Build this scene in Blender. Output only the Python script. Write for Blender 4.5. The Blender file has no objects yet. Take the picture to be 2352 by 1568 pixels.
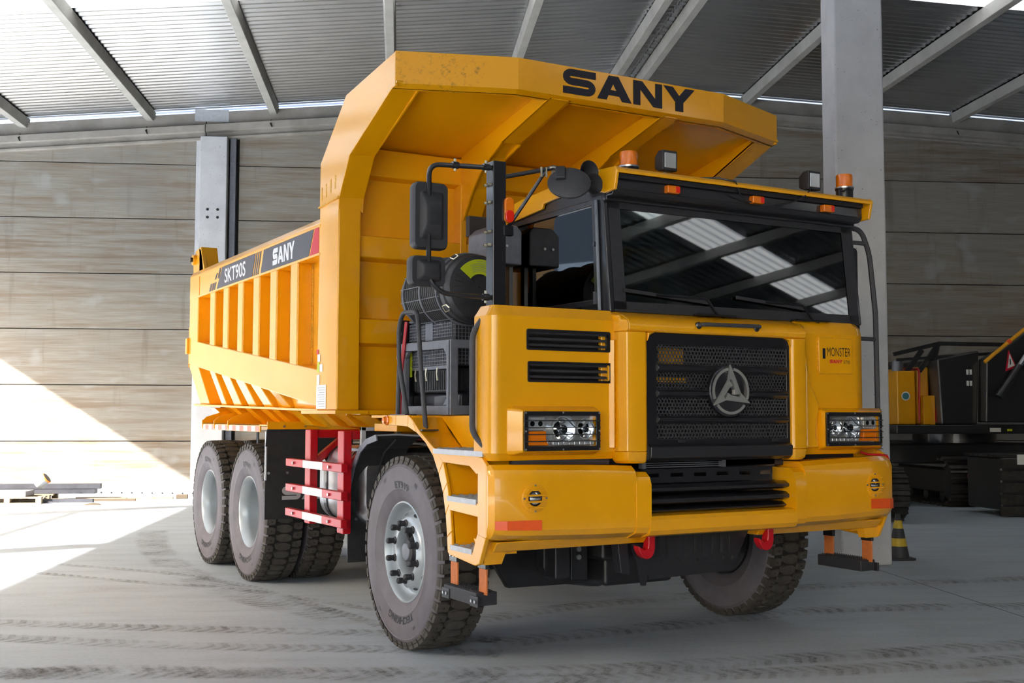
import bpy, bmesh, math, random
from mathutils import Vector, Matrix
random.seed(7)
R = math.radians
PI = math.pi
sc = bpy.context.scene
col = sc.collection

# ------------------------------------------------------------------ camera, sky, sun, exposure
cam_d = bpy.data.cameras.new('camera'); cam = bpy.data.objects.new('camera', cam_d); col.objects.link(cam)
_yaw, _pit, _rol = 0.513157, 0.063781, 0.001599
_f = Vector((math.sin(_yaw)*math.cos(_pit), math.cos(_yaw)*math.cos(_pit), math.sin(_pit)))
_r = Vector((math.cos(_yaw), -math.sin(_yaw), 0)); _u = _r.cross(_f)
_r2 = _r*math.cos(_rol)+_u*math.sin(_rol); _u2 = -_r*math.sin(_rol)+_u*math.cos(_rol)
M = Matrix((( _r2.x, _u2.x, -_f.x, -4.86535), (_r2.y, _u2.y, -_f.y, -5.86738), (_r2.z, _u2.z, -_f.z, 1.63019), (0, 0, 0, 1)))
cam.matrix_world = M
cam_d.sensor_width = 36.0; cam_d.lens = 2621.606/2352*36.0
cam_d.clip_start = 0.05; cam_d.clip_end = 1000
sc.camera = cam

AZ = R(23.8)                                   # the hall is turned against the truck
HU = Vector((math.cos(AZ), -math.sin(AZ), 0)); HD = Vector((math.sin(AZ), math.cos(AZ), 0))
SUN_EL = R(29.2); SUN_AZ = R(30)
sun_dir = (HU*math.cos(SUN_AZ)+HD*math.sin(SUN_AZ))*math.cos(SUN_EL)+Vector((0, 0, -math.sin(SUN_EL)))
sd = bpy.data.lights.new('sun', 'SUN'); sd.energy = 11.0; sd.angle = R(0.55); sd.color = (1.0, 0.965, 0.92)
so = bpy.data.objects.new('sun', sd); col.objects.link(so)
so.rotation_euler = sun_dir.to_track_quat('-Z', 'Y').to_euler(); so.location = (-20, -20, 30)
w = bpy.data.worlds.new('world'); sc.world = w; w.use_nodes = True
wn = w.node_tree.nodes; wl = w.node_tree.links
sky = wn.new('ShaderNodeTexSky'); sky.sky_type = 'NISHITA'; sky.sun_disc = False
sky.sun_elevation = SUN_EL; sky.sun_rotation = math.atan2(-sun_dir.x, -sun_dir.y); sky.air_density = 1.0; sky.dust_density = 4.0; sky.ozone_density = 1.0
wn['Background'].inputs['Strength'].default_value = 0.42
wl.new(sky.outputs[0], wn['Background'].inputs['Color'])
vs = sc.view_settings
vs.view_transform = 'Standard'; vs.look = 'None'; vs.gamma = 1.0; vs.use_curve_mapping = False
vs.exposure = 1.48

cy = sc.cycles                                  # light path limits keep the render quick
cy.max_bounces = 6; cy.diffuse_bounces = 4; cy.glossy_bounces = 2; cy.transmission_bounces = 3; cy.transparent_max_bounces = 6
cy.caustics_reflective = False; cy.caustics_refractive = False; cy.use_adaptive_sampling = True; cy.adaptive_threshold = 0.07; cy.adaptive_min_samples = 16

# ------------------------------------------------------------------ materials
def srgb(r, g, b):
    f = lambda c: (c/255/12.92) if c/255 <= .04045 else ((c/255+.055)/1.055)**2.4
    return (f(r), f(g), f(b), 1)
class NT:
    def __init__(s, name):
        s.m = bpy.data.materials.new(name); s.m.use_nodes = True; s.t = s.m.node_tree; s.n = s.t.nodes; s.b = s.n['Principled BSDF']
    def new(s, ty, **kw):
        n = s.n.new(ty)
        for k, v in kw.items(): setattr(n, k, v)
        return n
    def link(s, a, b): s.t.links.new(a, b)
    def coords(s, scale=(1, 1, 1), kind='Object', loc=None):
        c = s.new('ShaderNodeTexCoord'); m = s.new('ShaderNodeMapping'); m.inputs['Scale'].default_value = scale
        if loc: m.inputs['Location'].default_value = loc
        s.link(c.outputs[kind], m.inputs[0]); return m.outputs[0]
    def noise(s, vec, scale=5, detail=4, rough=.55):
        n = s.new('ShaderNodeTexNoise'); n.inputs['Scale'].default_value = scale; n.inputs['Detail'].default_value = detail; n.inputs['Roughness'].default_value = rough
        if vec is not None: s.link(vec, n.inputs['Vector'])
        return n.outputs['Fac']
    def ramp(s, fac, *stops):
        r = s.new('ShaderNodeValToRGB'); e = r.color_ramp.elements
        while len(e) < len(stops): e.new(.5)
        for el, (p, c) in zip(e, stops): el.position = p; el.color = c if len(c) == 4 else (*c, 1)
        s.link(fac, r.inputs[0]); return r.outputs[0]
    def mix(s, fac, a, b, blend='MIX'):
        m = s.new('ShaderNodeMix', data_type='RGBA', blend_type=blend)
        for i, x in ((0, fac), (6, a), (7, b)):
            if isinstance(x, (int, float)): m.inputs[i].default_value = x
            elif isinstance(x, tuple): m.inputs[i].default_value = x
            else: s.link(x, m.inputs[i])
        return m.outputs[2]
    def math(s, op, a, b=0.0):
        m = s.new('ShaderNodeMath', operation=op)
        for i, x in ((0, a), (1, b)):
            if isinstance(x, (int, float)): m.inputs[i].default_value = x
            else: s.link(x, m.inputs[i])
        return m.outputs[0]
    def bump(s, h, strength=.3, dist=.01):
        b = s.new('ShaderNodeBump'); b.inputs['Strength'].default_value = strength; b.inputs['Distance'].default_value = dist
        s.link(h, b.inputs['Height']); s.link(b.outputs[0], s.b.inputs['Normal'])
    def set(s, **kw):
        for k, v in kw.items():
            i = s.b.inputs[k.replace('_', ' ')]
            if isinstance(v, (int, float, tuple)): i.default_value = v
            else: s.link(v, i)
        return s
def simple(name, c, rough=.5, metal=0.0, coat=0.0, var=.0, scale=6, bump=0.0, **kw):
    t = NT(name); c = c if len(c) == 4 else (*c, 1)
    t.set(Roughness=rough, Metallic=metal, Coat_Weight=coat, Coat_Roughness=.08, **kw)
    if var:
        n = t.noise(t.coords(), scale, 5)
        lo = tuple(x*(1-var) for x in c[:3])+(1,); hi = tuple(min(1, x*(1+var)) for x in c[:3])+(1,)
        t.set(Base_Color=t.ramp(n, (.3, lo), (.7, hi)))
        if bump: t.bump(n, bump, .004)
    else: t.set(Base_Color=c)
    return t.m
MAT = {}
YC = (0.82, 0.365, 0.001, 1)
MAT['yellow'] = simple('yellow_paint', YC, .33, 0, .5, var=.05, scale=2.2)
def scuffed():
    t = NT('yellow_paint_scuffed'); v = t.coords((1, 1, 1))
    n = t.noise(v, 26, 8, .75); n2 = t.noise(v, 1.7, 3)
    f = t.math('MULTIPLY', t.ramp(n, (.53, (0, 0, 0)), (.64, (1, 1, 1))), t.ramp(n2, (.44, (0, 0, 0)), (.62, (1, 1, 1))))
    t.set(Base_Color=t.mix(f, (YC[0]*.97, YC[1]*.97, YC[2], 1), (.12, .07, .015, 1)), Roughness=.42, Coat_Weight=.15); return t.m
MAT['yellow_scuffed'] = scuffed()
MAT['weld'] = simple('weld_bead', (.70, .35, .01), .5, 0, .1, var=.25, scale=60, bump=.8)
MAT['black'] = simple('black_paint', (.012, .012, .015), .28, 0, .5)
MAT['black_matt'] = simple('black_matt_plastic', (.022, .022, .026), .55, 0, 0, var=.15, scale=30)
MAT['black_rough'] = simple('black_textured_plastic', (.042, .042, .048), .6, 0, 0, var=.3, scale=180, bump=.5)
MAT['rubber'] = simple('black_rubber', (.016, .016, .017), .62, 0, 0, var=.3, scale=20)
MAT['frame'] = simple('dark_frame_paint', (.014, .014, .018), .42, 0, .2, var=.2, scale=5)
MAT['grey_steel'] = simple('grey_painted_steel', (.16, .17, .20), .45, .2, 0, var=.15, scale=14)
MAT['steel'] = simple('bright_steel', (.62, .62, .63), .3, 1.0)
MAT['zinc'] = simple('zinc_bolt', (.72, .66, .5), .32, 1.0)
MAT['galv'] = simple('galvanised_edge', (.50, .52, .55), .5, .25, 0, var=.1, scale=20)
MAT['alu'] = simple('brushed_aluminium', (.72, .73, .77), .34, 1.0, 0, var=.18, scale=9)
MAT['silver'] = simple('silver_emblem', (.63, .62, .58), .35, .8)
MAT['red'] = simple('red_paint', (.48, .002, .010), .36, 0, .12, var=.06)
MAT['white'] = simple('white_reflective_tape', (.74, .75, .72), .4, 0, 0, var=.06, scale=40)
MAT['orange_tape'] = simple('orange_reflective_tape', (.86, .10, .008), .4, 0, .2, var=.06, scale=30)
MAT['pink_tape'] = simple('faded_red_tape', (.72, .22, .17), .45)
MAT['rim'] = simple('silver_rim_paint', (.36, .40, .43), .34, .3, .3, var=.05, scale=5)
MAT['letter_black'] = simple('black_vinyl', (.012, .012, .02), .35)
MAT['decal_dark'] = simple('dark_slate_vinyl', (.045, .05, .075), .4)
MAT['decal_red'] = simple('red_vinyl', (.62, .01, .035), .4)
MAT['letter_white'] = simple('white_vinyl', (.75, .76, .78), .4)
MAT['letter_grey'] = simple('grey_vinyl', (.42, .40, .42), .5)
MAT['sticker'] = simple('white_sticker', (.78, .78, .76), .4)
MAT['ink'] = simple('sticker_ink', (.25, .26, .28), .5)
MAT['lime'] = simple('lime_label', (.52, .60, .01), .45)
MAT['amber'] = simple('amber_lens', (.9, .21, .004), .22, 0, .4, Transmission_Weight=.15)
MAT['red_lens'] = simple('red_lens', (.75, .02, .006), .22, 0, .4)
MAT['lamp_glass'] = simple('clear_lamp_glass', (.62, .64, .66), .12, .55)
MAT['chrome'] = simple('chrome_reflector', (.80, .82, .84), .12, 1.0)
MAT['dark_glass'] = simple('dark_mirror_glass', (.05, .055, .06), .06, .9)
MAT['orange_strap'] = simple('orange_rubber_strap', (.52, .15, .035), .6, 0, 0, var=.15, scale=25)
MAT['seat'] = simple('dark_seat_fabric', (.02, .02, .022), .85)
MAT['seat_red'] = simple('maroon_seat_fabric', (.10, .008, .012), .85)
MAT['teal'] = simple('teal_plastic', (.05, .20, .24), .5)
MAT['bright_plastic'] = simple('white_plastic', (.5, .5, .48), .5)
def glass(name, tint, refl_rough=.02):
    t = NT(name); o = t.n['Material Output']; t.n.remove(t.b)
    tr = t.new('ShaderNodeBsdfTransparent'); tr.inputs[0].default_value = tint
    gl = t.new('ShaderNodeBsdfGlossy'); gl.inputs['Roughness'].default_value = refl_rough; gl.inputs[0].default_value = (1, 1, 1, 1)
    fr = t.new('ShaderNodeFresnel'); fr.inputs[0].default_value = 1.55
    f = t.math('ADD', t.math('MULTIPLY', fr.outputs[0], 1.15), .05)
    mx = t.new('ShaderNodeMixShader'); t.link(f, mx.inputs[0]); t.link(tr.outputs[0], mx.inputs[1]); t.link(gl.outputs[0], mx.inputs[2]); t.link(mx.outputs[0], o.inputs[0])
    return t.m
MAT['glass'] = glass('tinted_cab_glass', (.40, .47, .45, 1))
MAT['clear'] = glass('clear_cover_glass', (.88, .9, .9, 1))
def tyre_mat():
    t = NT('dusty_tyre_rubber'); v = t.coords(); n = t.noise(v, 7, 6, .6); n2 = t.noise(v, 1.6, 3)
    c = t.mix(n2, t.ramp(n, (.3, (.085, .084, .104)), (.7, (.155, .150, .180))), (.125, .105, .108, 1)); t.set(Base_Color=c, Roughness=.62); t.bump(n, .12, .003); return t.m
MAT['tyre'] = tyre_mat()
MAT['tread'] = simple('tread_rubber', (.052, .045, .038), .72, 0, 0, var=.35, scale=16, bump=.25)
MAT['groove'] = simple('tread_groove_rubber', (.012, .011, .010), .85)
MAT['tyre_text'] = simple('tyre_lettering', (.014, .014, .016), .6)

# ------------------------------------------------------------------ mesh helpers
class MB:
    def __init__(s): s.v = []; s.f = []; s.mi = []; s.cur = 0
    def add(s, vs, fs):
        o = len(s.v); s.v += [tuple(x) for x in vs]; s.f += [tuple(i+o for i in f) for f in fs]; s.mi += [s.cur]*len(fs); return s
    def box(s, x0, x1, y0, y1, z0, z1):
        return s.add([(x0, y0, z0), (x1, y0, z0), (x1, y1, z0), (x0, y1, z0), (x0, y0, z1), (x1, y0, z1), (x1, y1, z1), (x0, y1, z1)],
                     [(0, 3, 2, 1), (4, 5, 6, 7), (0, 1, 5, 4), (1, 2, 6, 5), (2, 3, 7, 6), (3, 0, 4, 7)])
    def prism(s, pts, ax, a, b):
        n = len(pts)
        mk = {'x': lambda p, q: (q, p[0], p[1]), 'y': lambda p, q: (p[0], q, p[1]), 'z': lambda p, q: (p[0], p[1], q)}[ax]
        vs = [mk(p, a) for p in pts]+[mk(p, b) for p in pts]
        return s.add(vs, [tuple(range(n))[::-1], tuple(range(n, 2*n))]+[(i, (i+1) % n, n+(i+1) % n, n+i) for i in range(n)])
    def quadplate(s, p, t):
        p = [Vector(q) for q in p]; nrm = (p[1]-p[0]).cross(p[2]-p[0]).normalized()*t; n = len(p)
        vs = p+[q+nrm for q in p]
        return s.add(vs, [tuple(range(n))[::-1], tuple(range(n, 2*n))]+[(i, (i+1) % n, n+(i+1) % n, n+i) for i in range(n)])
    def bar(s, p0, p1, w_, h_, up=(0, 0, 1)):
        p0 = Vector(p0); p1 = Vector(p1); d = (p1-p0).normalized(); u = Vector(up)
        if abs(d.dot(u)) > .98: u = Vector((1, 0, 0))
        a = d.cross(u).normalized()*w_/2; b = a.cross(d).normalized()*h_/2
        vs = [p+i*a+j*b for p in (p0, p1) for i, j in ((-1, -1), (1, -1), (1, 1), (-1, 1))]
        return s.add(vs, [(0, 3, 2, 1), (4, 5, 6, 7), (0, 1, 5, 4), (1, 2, 6, 5), (2, 3, 7, 6), (3, 0, 4, 7)])
    def tube(s, path, r, seg=10, caps=True):
        P = [Vector(p) for p in path]; n = len(P); rr = r if isinstance(r, (list, tuple)) else [r]*n
        prev = None; rings = []
        for i in range(n):
            d = (P[min(i+1, n-1)]-P[max(i-1, 0)]).normalized()
            if prev is None:
                a = d.orthogonal().normalized()
            else: a = (prev-d*prev.dot(d)).normalized()
            prev = a; b = d.cross(a)
            rings.append([P[i]+(a*math.cos(2*PI*k/seg)+b*math.sin(2*PI*k/seg))*rr[i] for k in range(seg)])
        return s.loft(rings, caps)
    def loft(s, rings, caps=True, closed=True):
        m = len(rings[0]); vs = [p for r_ in rings for p in r_]; fs = []
        for i in range(len(rings)-1):
            for k in range(m if closed else m-1):
                k2 = (k+1) % m; fs.append((i*m+k, i*m+k2, (i+1)*m+k2, (i+1)*m+k))
        if caps: fs += [tuple(range(m))[::-1], tuple(range((len(rings)-1)*m, len(rings)*m))]
        return s.add(vs, fs)
    def lathe(s, prof, c, ax='x', seg=32, caps=False, closed=False):
        """prof = [(radius, along)], turned about axis ax through c"""
        rings = []
        for r_, a in prof:
            ring = []
            for k in range(seg):
                ca, sa = math.cos(2*PI*k/seg)*r_, math.sin(2*PI*k/seg)*r_
                p = {'x': (a, ca, sa), 'y': (ca, a, sa), 'z': (ca, sa, a)}[ax]
                ring.append((p[0]+c[0], p[1]+c[1], p[2]+c[2]))
            rings.append(ring)
        if closed: rings.append(rings[0])
        return s.loft(rings, caps)
    def ring(s, outer, inner, ax, a, b):
        n = len(outer)
        mk = {'x': lambda p, q: (q, p[0], p[1]), 'y': lambda p, q: (p[0], q, p[1]), 'z': lambda p, q: (p[0], p[1], q)}[ax]
        vs = [mk(p, q) for q in (a, b) for L in (outer, inner) for p in L]; fs = []
        for i in range(n):
            j = (i+1) % n
            fs += [(i, j, n+j, n+i), (2*n+i, 3*n+i, 3*n+j, 2*n+j), (i, 2*n+i, 2*n+j, j), (n+i, n+j, 3*n+j, 3*n+i)]
        return s.add(vs, fs)
    def holed(s, ax, us, vs_, holes, a, b):
        us = sorted(set(us)|{h[0] for h in holes}|{h[1] for h in holes}); vs_ = sorted(set(vs_)|{h[2] for h in holes}|{h[3] for h in holes})
        mk = {'x': lambda u, v, q: (q, u, v), 'y': lambda u, v, q: (u, q, v), 'z': lambda u, v, q: (u, v, q)}[ax]
        on = lambda i, j: 0 <= i < len(us)-1 and 0 <= j < len(vs_)-1 and not any(h[0]-1e-6 <= us[i] and us[i+1] <= h[1]+1e-6 and h[2]-1e-6 <= vs_[j] and vs_[j+1] <= h[3]+1e-6 for h in holes)
        idx = {}; V = []
        def g(i, j, q):
            if (i, j, q) not in idx: idx[(i, j, q)] = len(V); V.append(mk(us[i], vs_[j], q))
            return idx[(i, j, q)]
        F = []
        for i in range(len(us)-1):
            for j in range(len(vs_)-1):
                if not on(i, j): continue
                F += [(g(i, j, a), g(i+1, j, a), g(i+1, j+1, a), g(i, j+1, a)), (g(i, j, b), g(i, j+1, b), g(i+1, j+1, b), g(i+1, j, b))]
                for di, dj, e in ((-1, 0, ((i, j), (i, j+1))), (1, 0, ((i+1, j+1), (i+1, j))), (0, -1, ((i+1, j), (i, j))), (0, 1, ((i, j+1), (i+1, j+1)))):
                    if not on(i+di, j+dj): F.append((g(*e[0], a), g(*e[1], a), g(*e[1], b), g(*e[0], b)))
        return s.add(V, F)
    def mesh(s, name, mats, smooth=35):
        me = bpy.data.meshes.new(name); me.from_pydata(s.v, [], s.f)
        bm = bmesh.new(); bm.from_mesh(me)
        bmesh.ops.recalc_face_normals(bm, faces=bm.faces); bm.to_mesh(me); bm.free()
        for m in (mats if isinstance(mats, (list, tuple)) else [mats]): me.materials.append(MAT[m] if isinstance(m, str) else m)
        if any(s.mi): me.polygons.foreach_set('material_index', s.mi)
        if smooth:
            me.polygons.foreach_set('use_smooth', [True]*len(me.polygons)); me.set_sharp_from_angle(angle=R(smooth))
        me.update(); return me
    def build(s, name, mats, parent=None, bevel=0.0, smooth=35, loc=None, rot=None, seg=2, label=None):
        return obj(name, s.mesh(name, mats, smooth), parent, bevel, loc, rot, seg, label)
def obj(name, me, parent=None, bevel=0.0, loc=None, rot=None, seg=2, label=None):
    o = bpy.data.objects.new(name, me); col.objects.link(o)
    if parent is not None: o.parent = parent
    if loc is not None: o.location = loc
    if rot is not None: o.rotation_euler = rot
    if bevel:
        b = o.modifiers.new('bevel', 'BEVEL'); b.width = bevel; b.segments = seg; b.limit_method = 'ANGLE'; b.angle_limit = R(32); b.harden_normals = True
    if label: o['label'] = label
    return o
def empty(name, label, cat, loc=(0, 0, 0), rz=0.0, group=None, scale=None):
    o = bpy.data.objects.new(name, None); col.objects.link(o); o.location = loc; o.rotation_euler = (0, 0, rz); o.empty_display_size = .3
    tag(o, label, cat, group); return o
def tag(o, label, cat=None, group=None, kind=None):
    o['label'] = label
    if cat: o['category'] = cat
    if group: o['group'] = group
    if kind: o['kind'] = kind
    return o
def dup(src, parent=None, loc=None, rot=None):
    """copy one object and its children (mesh data shared)"""
    c = src.copy(); col.objects.link(c); c.parent = parent
    if loc is not None: c.location = loc
    if rot is not None: c.rotation_euler = rot
    for ch in list(src.children): dup(ch, c)
    return c
def rrect(x0, x1, z0, z1, r, n=5):
    P = []
    for cx, cz, a0 in ((x1-r, z1-r, 0), (x0+r, z1-r, 90), (x0+r, z0+r, 180), (x1-r, z0+r, 270)):
        for k in range(n+1): a = R(a0+90*k/n); P.append((cx+r*math.cos(a), cz+r*math.sin(a)))
    return P
def circ(cx, cz, r, n=24, rz=None): return [(cx+r*math.cos(2*PI*k/n), cz+(rz or r)*math.sin(2*PI*k/n)) for k in range(n)]
def bend(pts, r=.05, n=5):
    """round the corners of a polyline"""
    P = [Vector(p) for p in pts]; out = [P[0]]
    for i in range(1, len(P)-1):
        a, b, c = P[i-1], P[i], P[i+1]; d1 = (a-b).normalized(); d2 = (c-b).normalized(); q = min(r, (a-b).length*.45, (c-b).length*.45)
        for k in range(n+1):
            t = k/n; out.append((b+d1*q)*(1-t)**2+b*2*t*(1-t)+(b+d2*q)*t*t)
    out.append(P[-1]); return out
# --- lettering
def strip(path, wd):
    P = [Vector((*p, 0)) for p in path]; L = []
    for i in range(len(P)-1):
        pass
    off = []
    for i in range(len(P)):
        d = (P[min(i+1, len(P)-1)]-P[max(i-1, 0)]).normalized(); nrm = Vector((-d.y, d.x, 0))*wd/2; off.append((P[i]+nrm, P[i]-nrm))
    return [[tuple(off[i][0][:2]), tuple(off[i+1][0][:2]), tuple(off[i+1][1][:2]), tuple(off[i][1][:2])] for i in range(len(P)-1)]
def sany_polys():
    t = .285
    S = [(1.46, 1-t/2), (.40, 1-t/2)]
    cy = (1-t/2+.5)/2; rr = (1-t/2-.5)/2
    S += [(.40-math.sin(R(a))*rr*1.35, cy+math.cos(R(a))*rr) for a in range(20, 180, 20)]
    S += [(.40, .5), (1.06, .5)]
    cy2 = (t/2+.5)/2
    S += [(1.06+math.sin(R(a))*rr*1.35, cy2+math.cos(R(a))*rr) for a in range(20, 180, 20)]
    S += [(1.06, t/2), (.02, t/2)]
    out = strip(S, t)
    def sh(ps, dx): return [[(x+dx, y) for x, y in p] for p in ps]
    A = [[(0, 0), (.42, 0), (.86, 1), (.52, 1)], [(.52, 1), (.96, 1), (1.56, 0), (1.12, 0)], [(.45, .2), (1.12, .2), (1.0, .42), (.56, .42)]]
    N = [[(0, 0), (.33, 0), (.33, 1), (0, 1)], [(0, 1), (.42, 1), (1.36, 0), (.94, 0)], [(1.03, 0), (1.36, 0), (1.36, 1), (1.03, 1)]]
    Y = [[(0, 1), (.46, 1), (.98, .40), (.55, .40)], [(1.06, 1), (1.52, 1), (.98, .40), (.55, .40)], [(.57, 0), (.96, 0), (.96, .42), (.57, .42)]]
    return [out, sh(A, 1.52), sh(N, 3.16), sh(Y, 4.58)], 6.1
def emb(mb, polys, org, eu, ev, n, t):
    org, eu, ev, n = Vector(org), Vector(eu), Vector(ev), Vector(n)
    for i_, p in enumerate(polys):
        t += 4e-5; k = len(p); base = [org+eu*x+ev*y for x, y in p]; top = [q+n*t for q in base]
        mb.add(base+top, [tuple(range(k))[::-1], tuple(range(k, 2*k))]+[(i, (i+1) % k, k+(i+1) % k, k+i) for i in range(k)])
def text_geo(body, bold=0.0):
    cu = bpy.data.curves.new('t', 'FONT'); cu.body = body; cu.size = 1.0; cu.offset = bold; cu.resolution_u = 4; cu.fill_mode = 'FRONT'
    to = bpy.data.objects.new('t', cu); col.objects.link(to)
    dg = bpy.context.evaluated_depsgraph_get(); me = bpy.data.meshes.new_from_object(to.evaluated_get(dg))
    vs_ = [tuple(v.co) for v in me.vertices]; fs = [tuple(p.vertices) for p in me.polygons]
    bpy.data.objects.remove(to); bpy.data.curves.remove(cu); bpy.data.meshes.remove(me)
    x0 = min(v[0] for v in vs_); x1 = max(v[0] for v in vs_); y0 = min(v[1] for v in vs_); y1 = max(v[1] for v in vs_)
    return [((v[0]-x0)/(x1-x0), (v[1]-y0)/(y1-y0)) for v in vs_], fs, (x1-x0)/(y1-y0)
def put_text(mb, body, org, eu, ev, n, bold=0.0, shear=0.0):
    """text fitted to the box spanned by eu, ev at org, lifted along n"""
    P, F, _ = text_geo(body, bold); org, eu, ev, n = Vector(org), Vector(eu), Vector(ev), Vector(n)
    mb.add([org+eu*(x+shear*y)+ev*y+n for x, y in P], F)

# ------------------------------------------------------------------ the hall (u across the back wall, v into the depth)
HR = (0, 0, -AZ)
def UV(u, v, z=0.0): return HU*u+HD*v+Vector((0, 0, z))
RIDGE = 2.6
def zr(u): return 7.598+.0846*(u+9.602) if u <= RIDGE else 8.630-.055*(u-RIDGE)
VW = 16.26
def floor_mat():
    t = NT('dusty_concrete_floor'); v = t.coords((1, 1, 1)); st = t.coords((.35, 1.6, 1))
    n1 = t.noise(v, .35, 5, .6); n2 = t.noise(st, 2.2, 6, .65); n3 = t.noise(v, 30, 4, .6); n4 = t.noise(v, .9, 4, .6)
    c = t.ramp(n1, (.3, (.46, .515, .565)), (.7, (.59, .66, .725)))
    c = t.mix(t.ramp(n2, (.46, (0, 0, 0)), (.75, (.45, .45, .45))), c, (.36, .385, .42, 1))
    c = t.mix(t.ramp(n4, (.62, (0, 0, 0)), (.8, (.35, .35, .35))), c, (.40, .29, .20, 1))
    c = t.mix(.13, c, t.ramp(n3, (.3, (.1, .1, .1)), (.7, (.9, .9, .9))), 'OVERLAY')
    t.set(Base_Color=c, Roughness=t.ramp(n2, (.3, (.42, .42, .42)), (.8, (.62, .62, .62))), Specular_IOR_Level=.45); t.bump(n3, .08, .004); return t.m
MAT['floor'] = floor_mat()
def panel_mat():
    t = NT('board_marked_concrete'); oi = t.new('ShaderNodeObjectInfo')
    tc = t.new('ShaderNodeTexCoord'); ad = t.new('ShaderNodeVectorMath', operation='ADD'); sc_ = t.new('ShaderNodeVectorMath', operation='SCALE')
    cb = t.new('ShaderNodeCombineXYZ')
    for i in range(3): t.link(oi.outputs['Random'], cb.inputs[i])
    t.link(cb.outputs[0], sc_.inputs[0]); sc_.inputs['Scale'].default_value = 60; t.link(tc.outputs['Object'], ad.inputs[0]); t.link(sc_.outputs[0], ad.inputs[1])
    def mp(s):
        m = t.new('ShaderNodeMapping'); m.inputs['Scale'].default_value = s; t.link(ad.outputs[0], m.inputs[0]); return m.outputs[0]
    streak = t.noise(mp((.18, .2, 3.2)), 3.0, 6, .62); fine = t.noise(mp((.5, 1, 14)), 4.0, 4, .6); blot = t.noise(mp((1, 1, 1)), .9, 3, .5); pale = t.noise(mp((1.1, 1, 1.6)), 1.5, 2, .4); drip = t.noise(mp((2.6, 1, .25)), 2.0, 4, .6)
    c = t.ramp(fine, (.3, (.25, .225, .19)), (.7, (.34, .315, .275)))
    amt = t.math('MULTIPLY', t.ramp(streak, (.44, (0, 0, 0)), (.66, (1, 1, 1))), t.math('ADD', t.math('MULTIPLY', oi.outputs['Random'], .7), .1))
    c = t.mix(amt, c, (.175, .105, .052, 1))
    c = t.mix(t.math('MULTIPLY', t.ramp(drip, (.58, (0, 0, 0)), (.72, (1, 1, 1))), .35), c, (.14, .10, .07, 1))
    c = t.mix(t.math('MULTIPLY', t.ramp(blot, (.5, (0, 0, 0)), (.7, (1, 1, 1))), .4), c, (.25, .24, .225, 1))
    c = t.mix(t.math('MULTIPLY', t.ramp(pale, (.62, (0, 0, 0)), (.74, (1, 1, 1))), .45), c, (.40, .40, .40, 1))
    t.set(Base_Color=c, Roughness=.85); t.bump(fine, .25, .006); return t.m
MAT['panel'] = panel_mat()
def conc(name, lo, hi, spots=True):
    t = NT(name); v = t.coords(); n = t.noise(v, 2.2, 5, .6); n2 = t.noise(v, 34, 2, .5)
    c = t.ramp(n, (.3, lo), (.7, hi))
    if spots: c = t.mix(t.math('MULTIPLY', t.ramp(n2, (.70, (0, 0, 0)), (.74, (1, 1, 1))), .6), c, (.12, .11, .10, 1))
    t.set(Base_Color=c, Roughness=.8); t.bump(n2, .15, .004); return t.m
MAT['concrete'] = conc('smooth_column_concrete', (.53, .53, .55), (.65, .65, .67))
MAT['concrete_beam'] = conc('grey_beam_concrete', (.30, .275, .24), (.42, .39, .35), False)
MAT['purlin'] = conc('roof_beam_concrete', (.40, .385, .35), (.52, .505, .47))
def sheet_mat():
    t = NT('galvanised_roof_sheet'); n = t.noise(t.coords((.4, 1, 1)), 2.5, 4)
    t.set(Base_Color=t.ramp(n, (.3, (.66, .67, .69)), (.7, (.76, .77, .79))), Metallic=1.0, Roughness=.33); return t.m
MAT['sheet'] = sheet_mat()
def sky_sheet():
    t = NT('translucent_roof_sheet'); o = t.n['Material Output']; t.n.remove(t.b)
    a = t.new('ShaderNodeBsdfTranslucent'); a.inputs[0].default_value = (.35, .37, .37, 1); b = t.new('ShaderNodeBsdfDiffuse'); b.inputs[0].default_value = (.6, .62, .62, 1)
    m = t.new('ShaderNodeMixShader'); m.inputs[0].default_value = .3; t.link(a.outputs[0], m.inputs[1]); t.link(b.outputs[0], m.inputs[2]); t.link(m.outputs[0], o.inputs[0]); return t.m
MAT['skylight'] = sky_sheet()
MAT['dark_cladding'] = simple('dark_grey_cladding', (.09, .095, .10), .6, 0, 0, var=.1)
MAT['dark_gap'] = simple('dark_joint', (.02, .02, .02), .9)

def structure(name, mb, mat, label=None, **kw):
    o = mb.build(name, mat, rot=HR, **kw); o['kind'] = 'structure'; o['label'] = label or name.replace('_', ' '); return o
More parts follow.
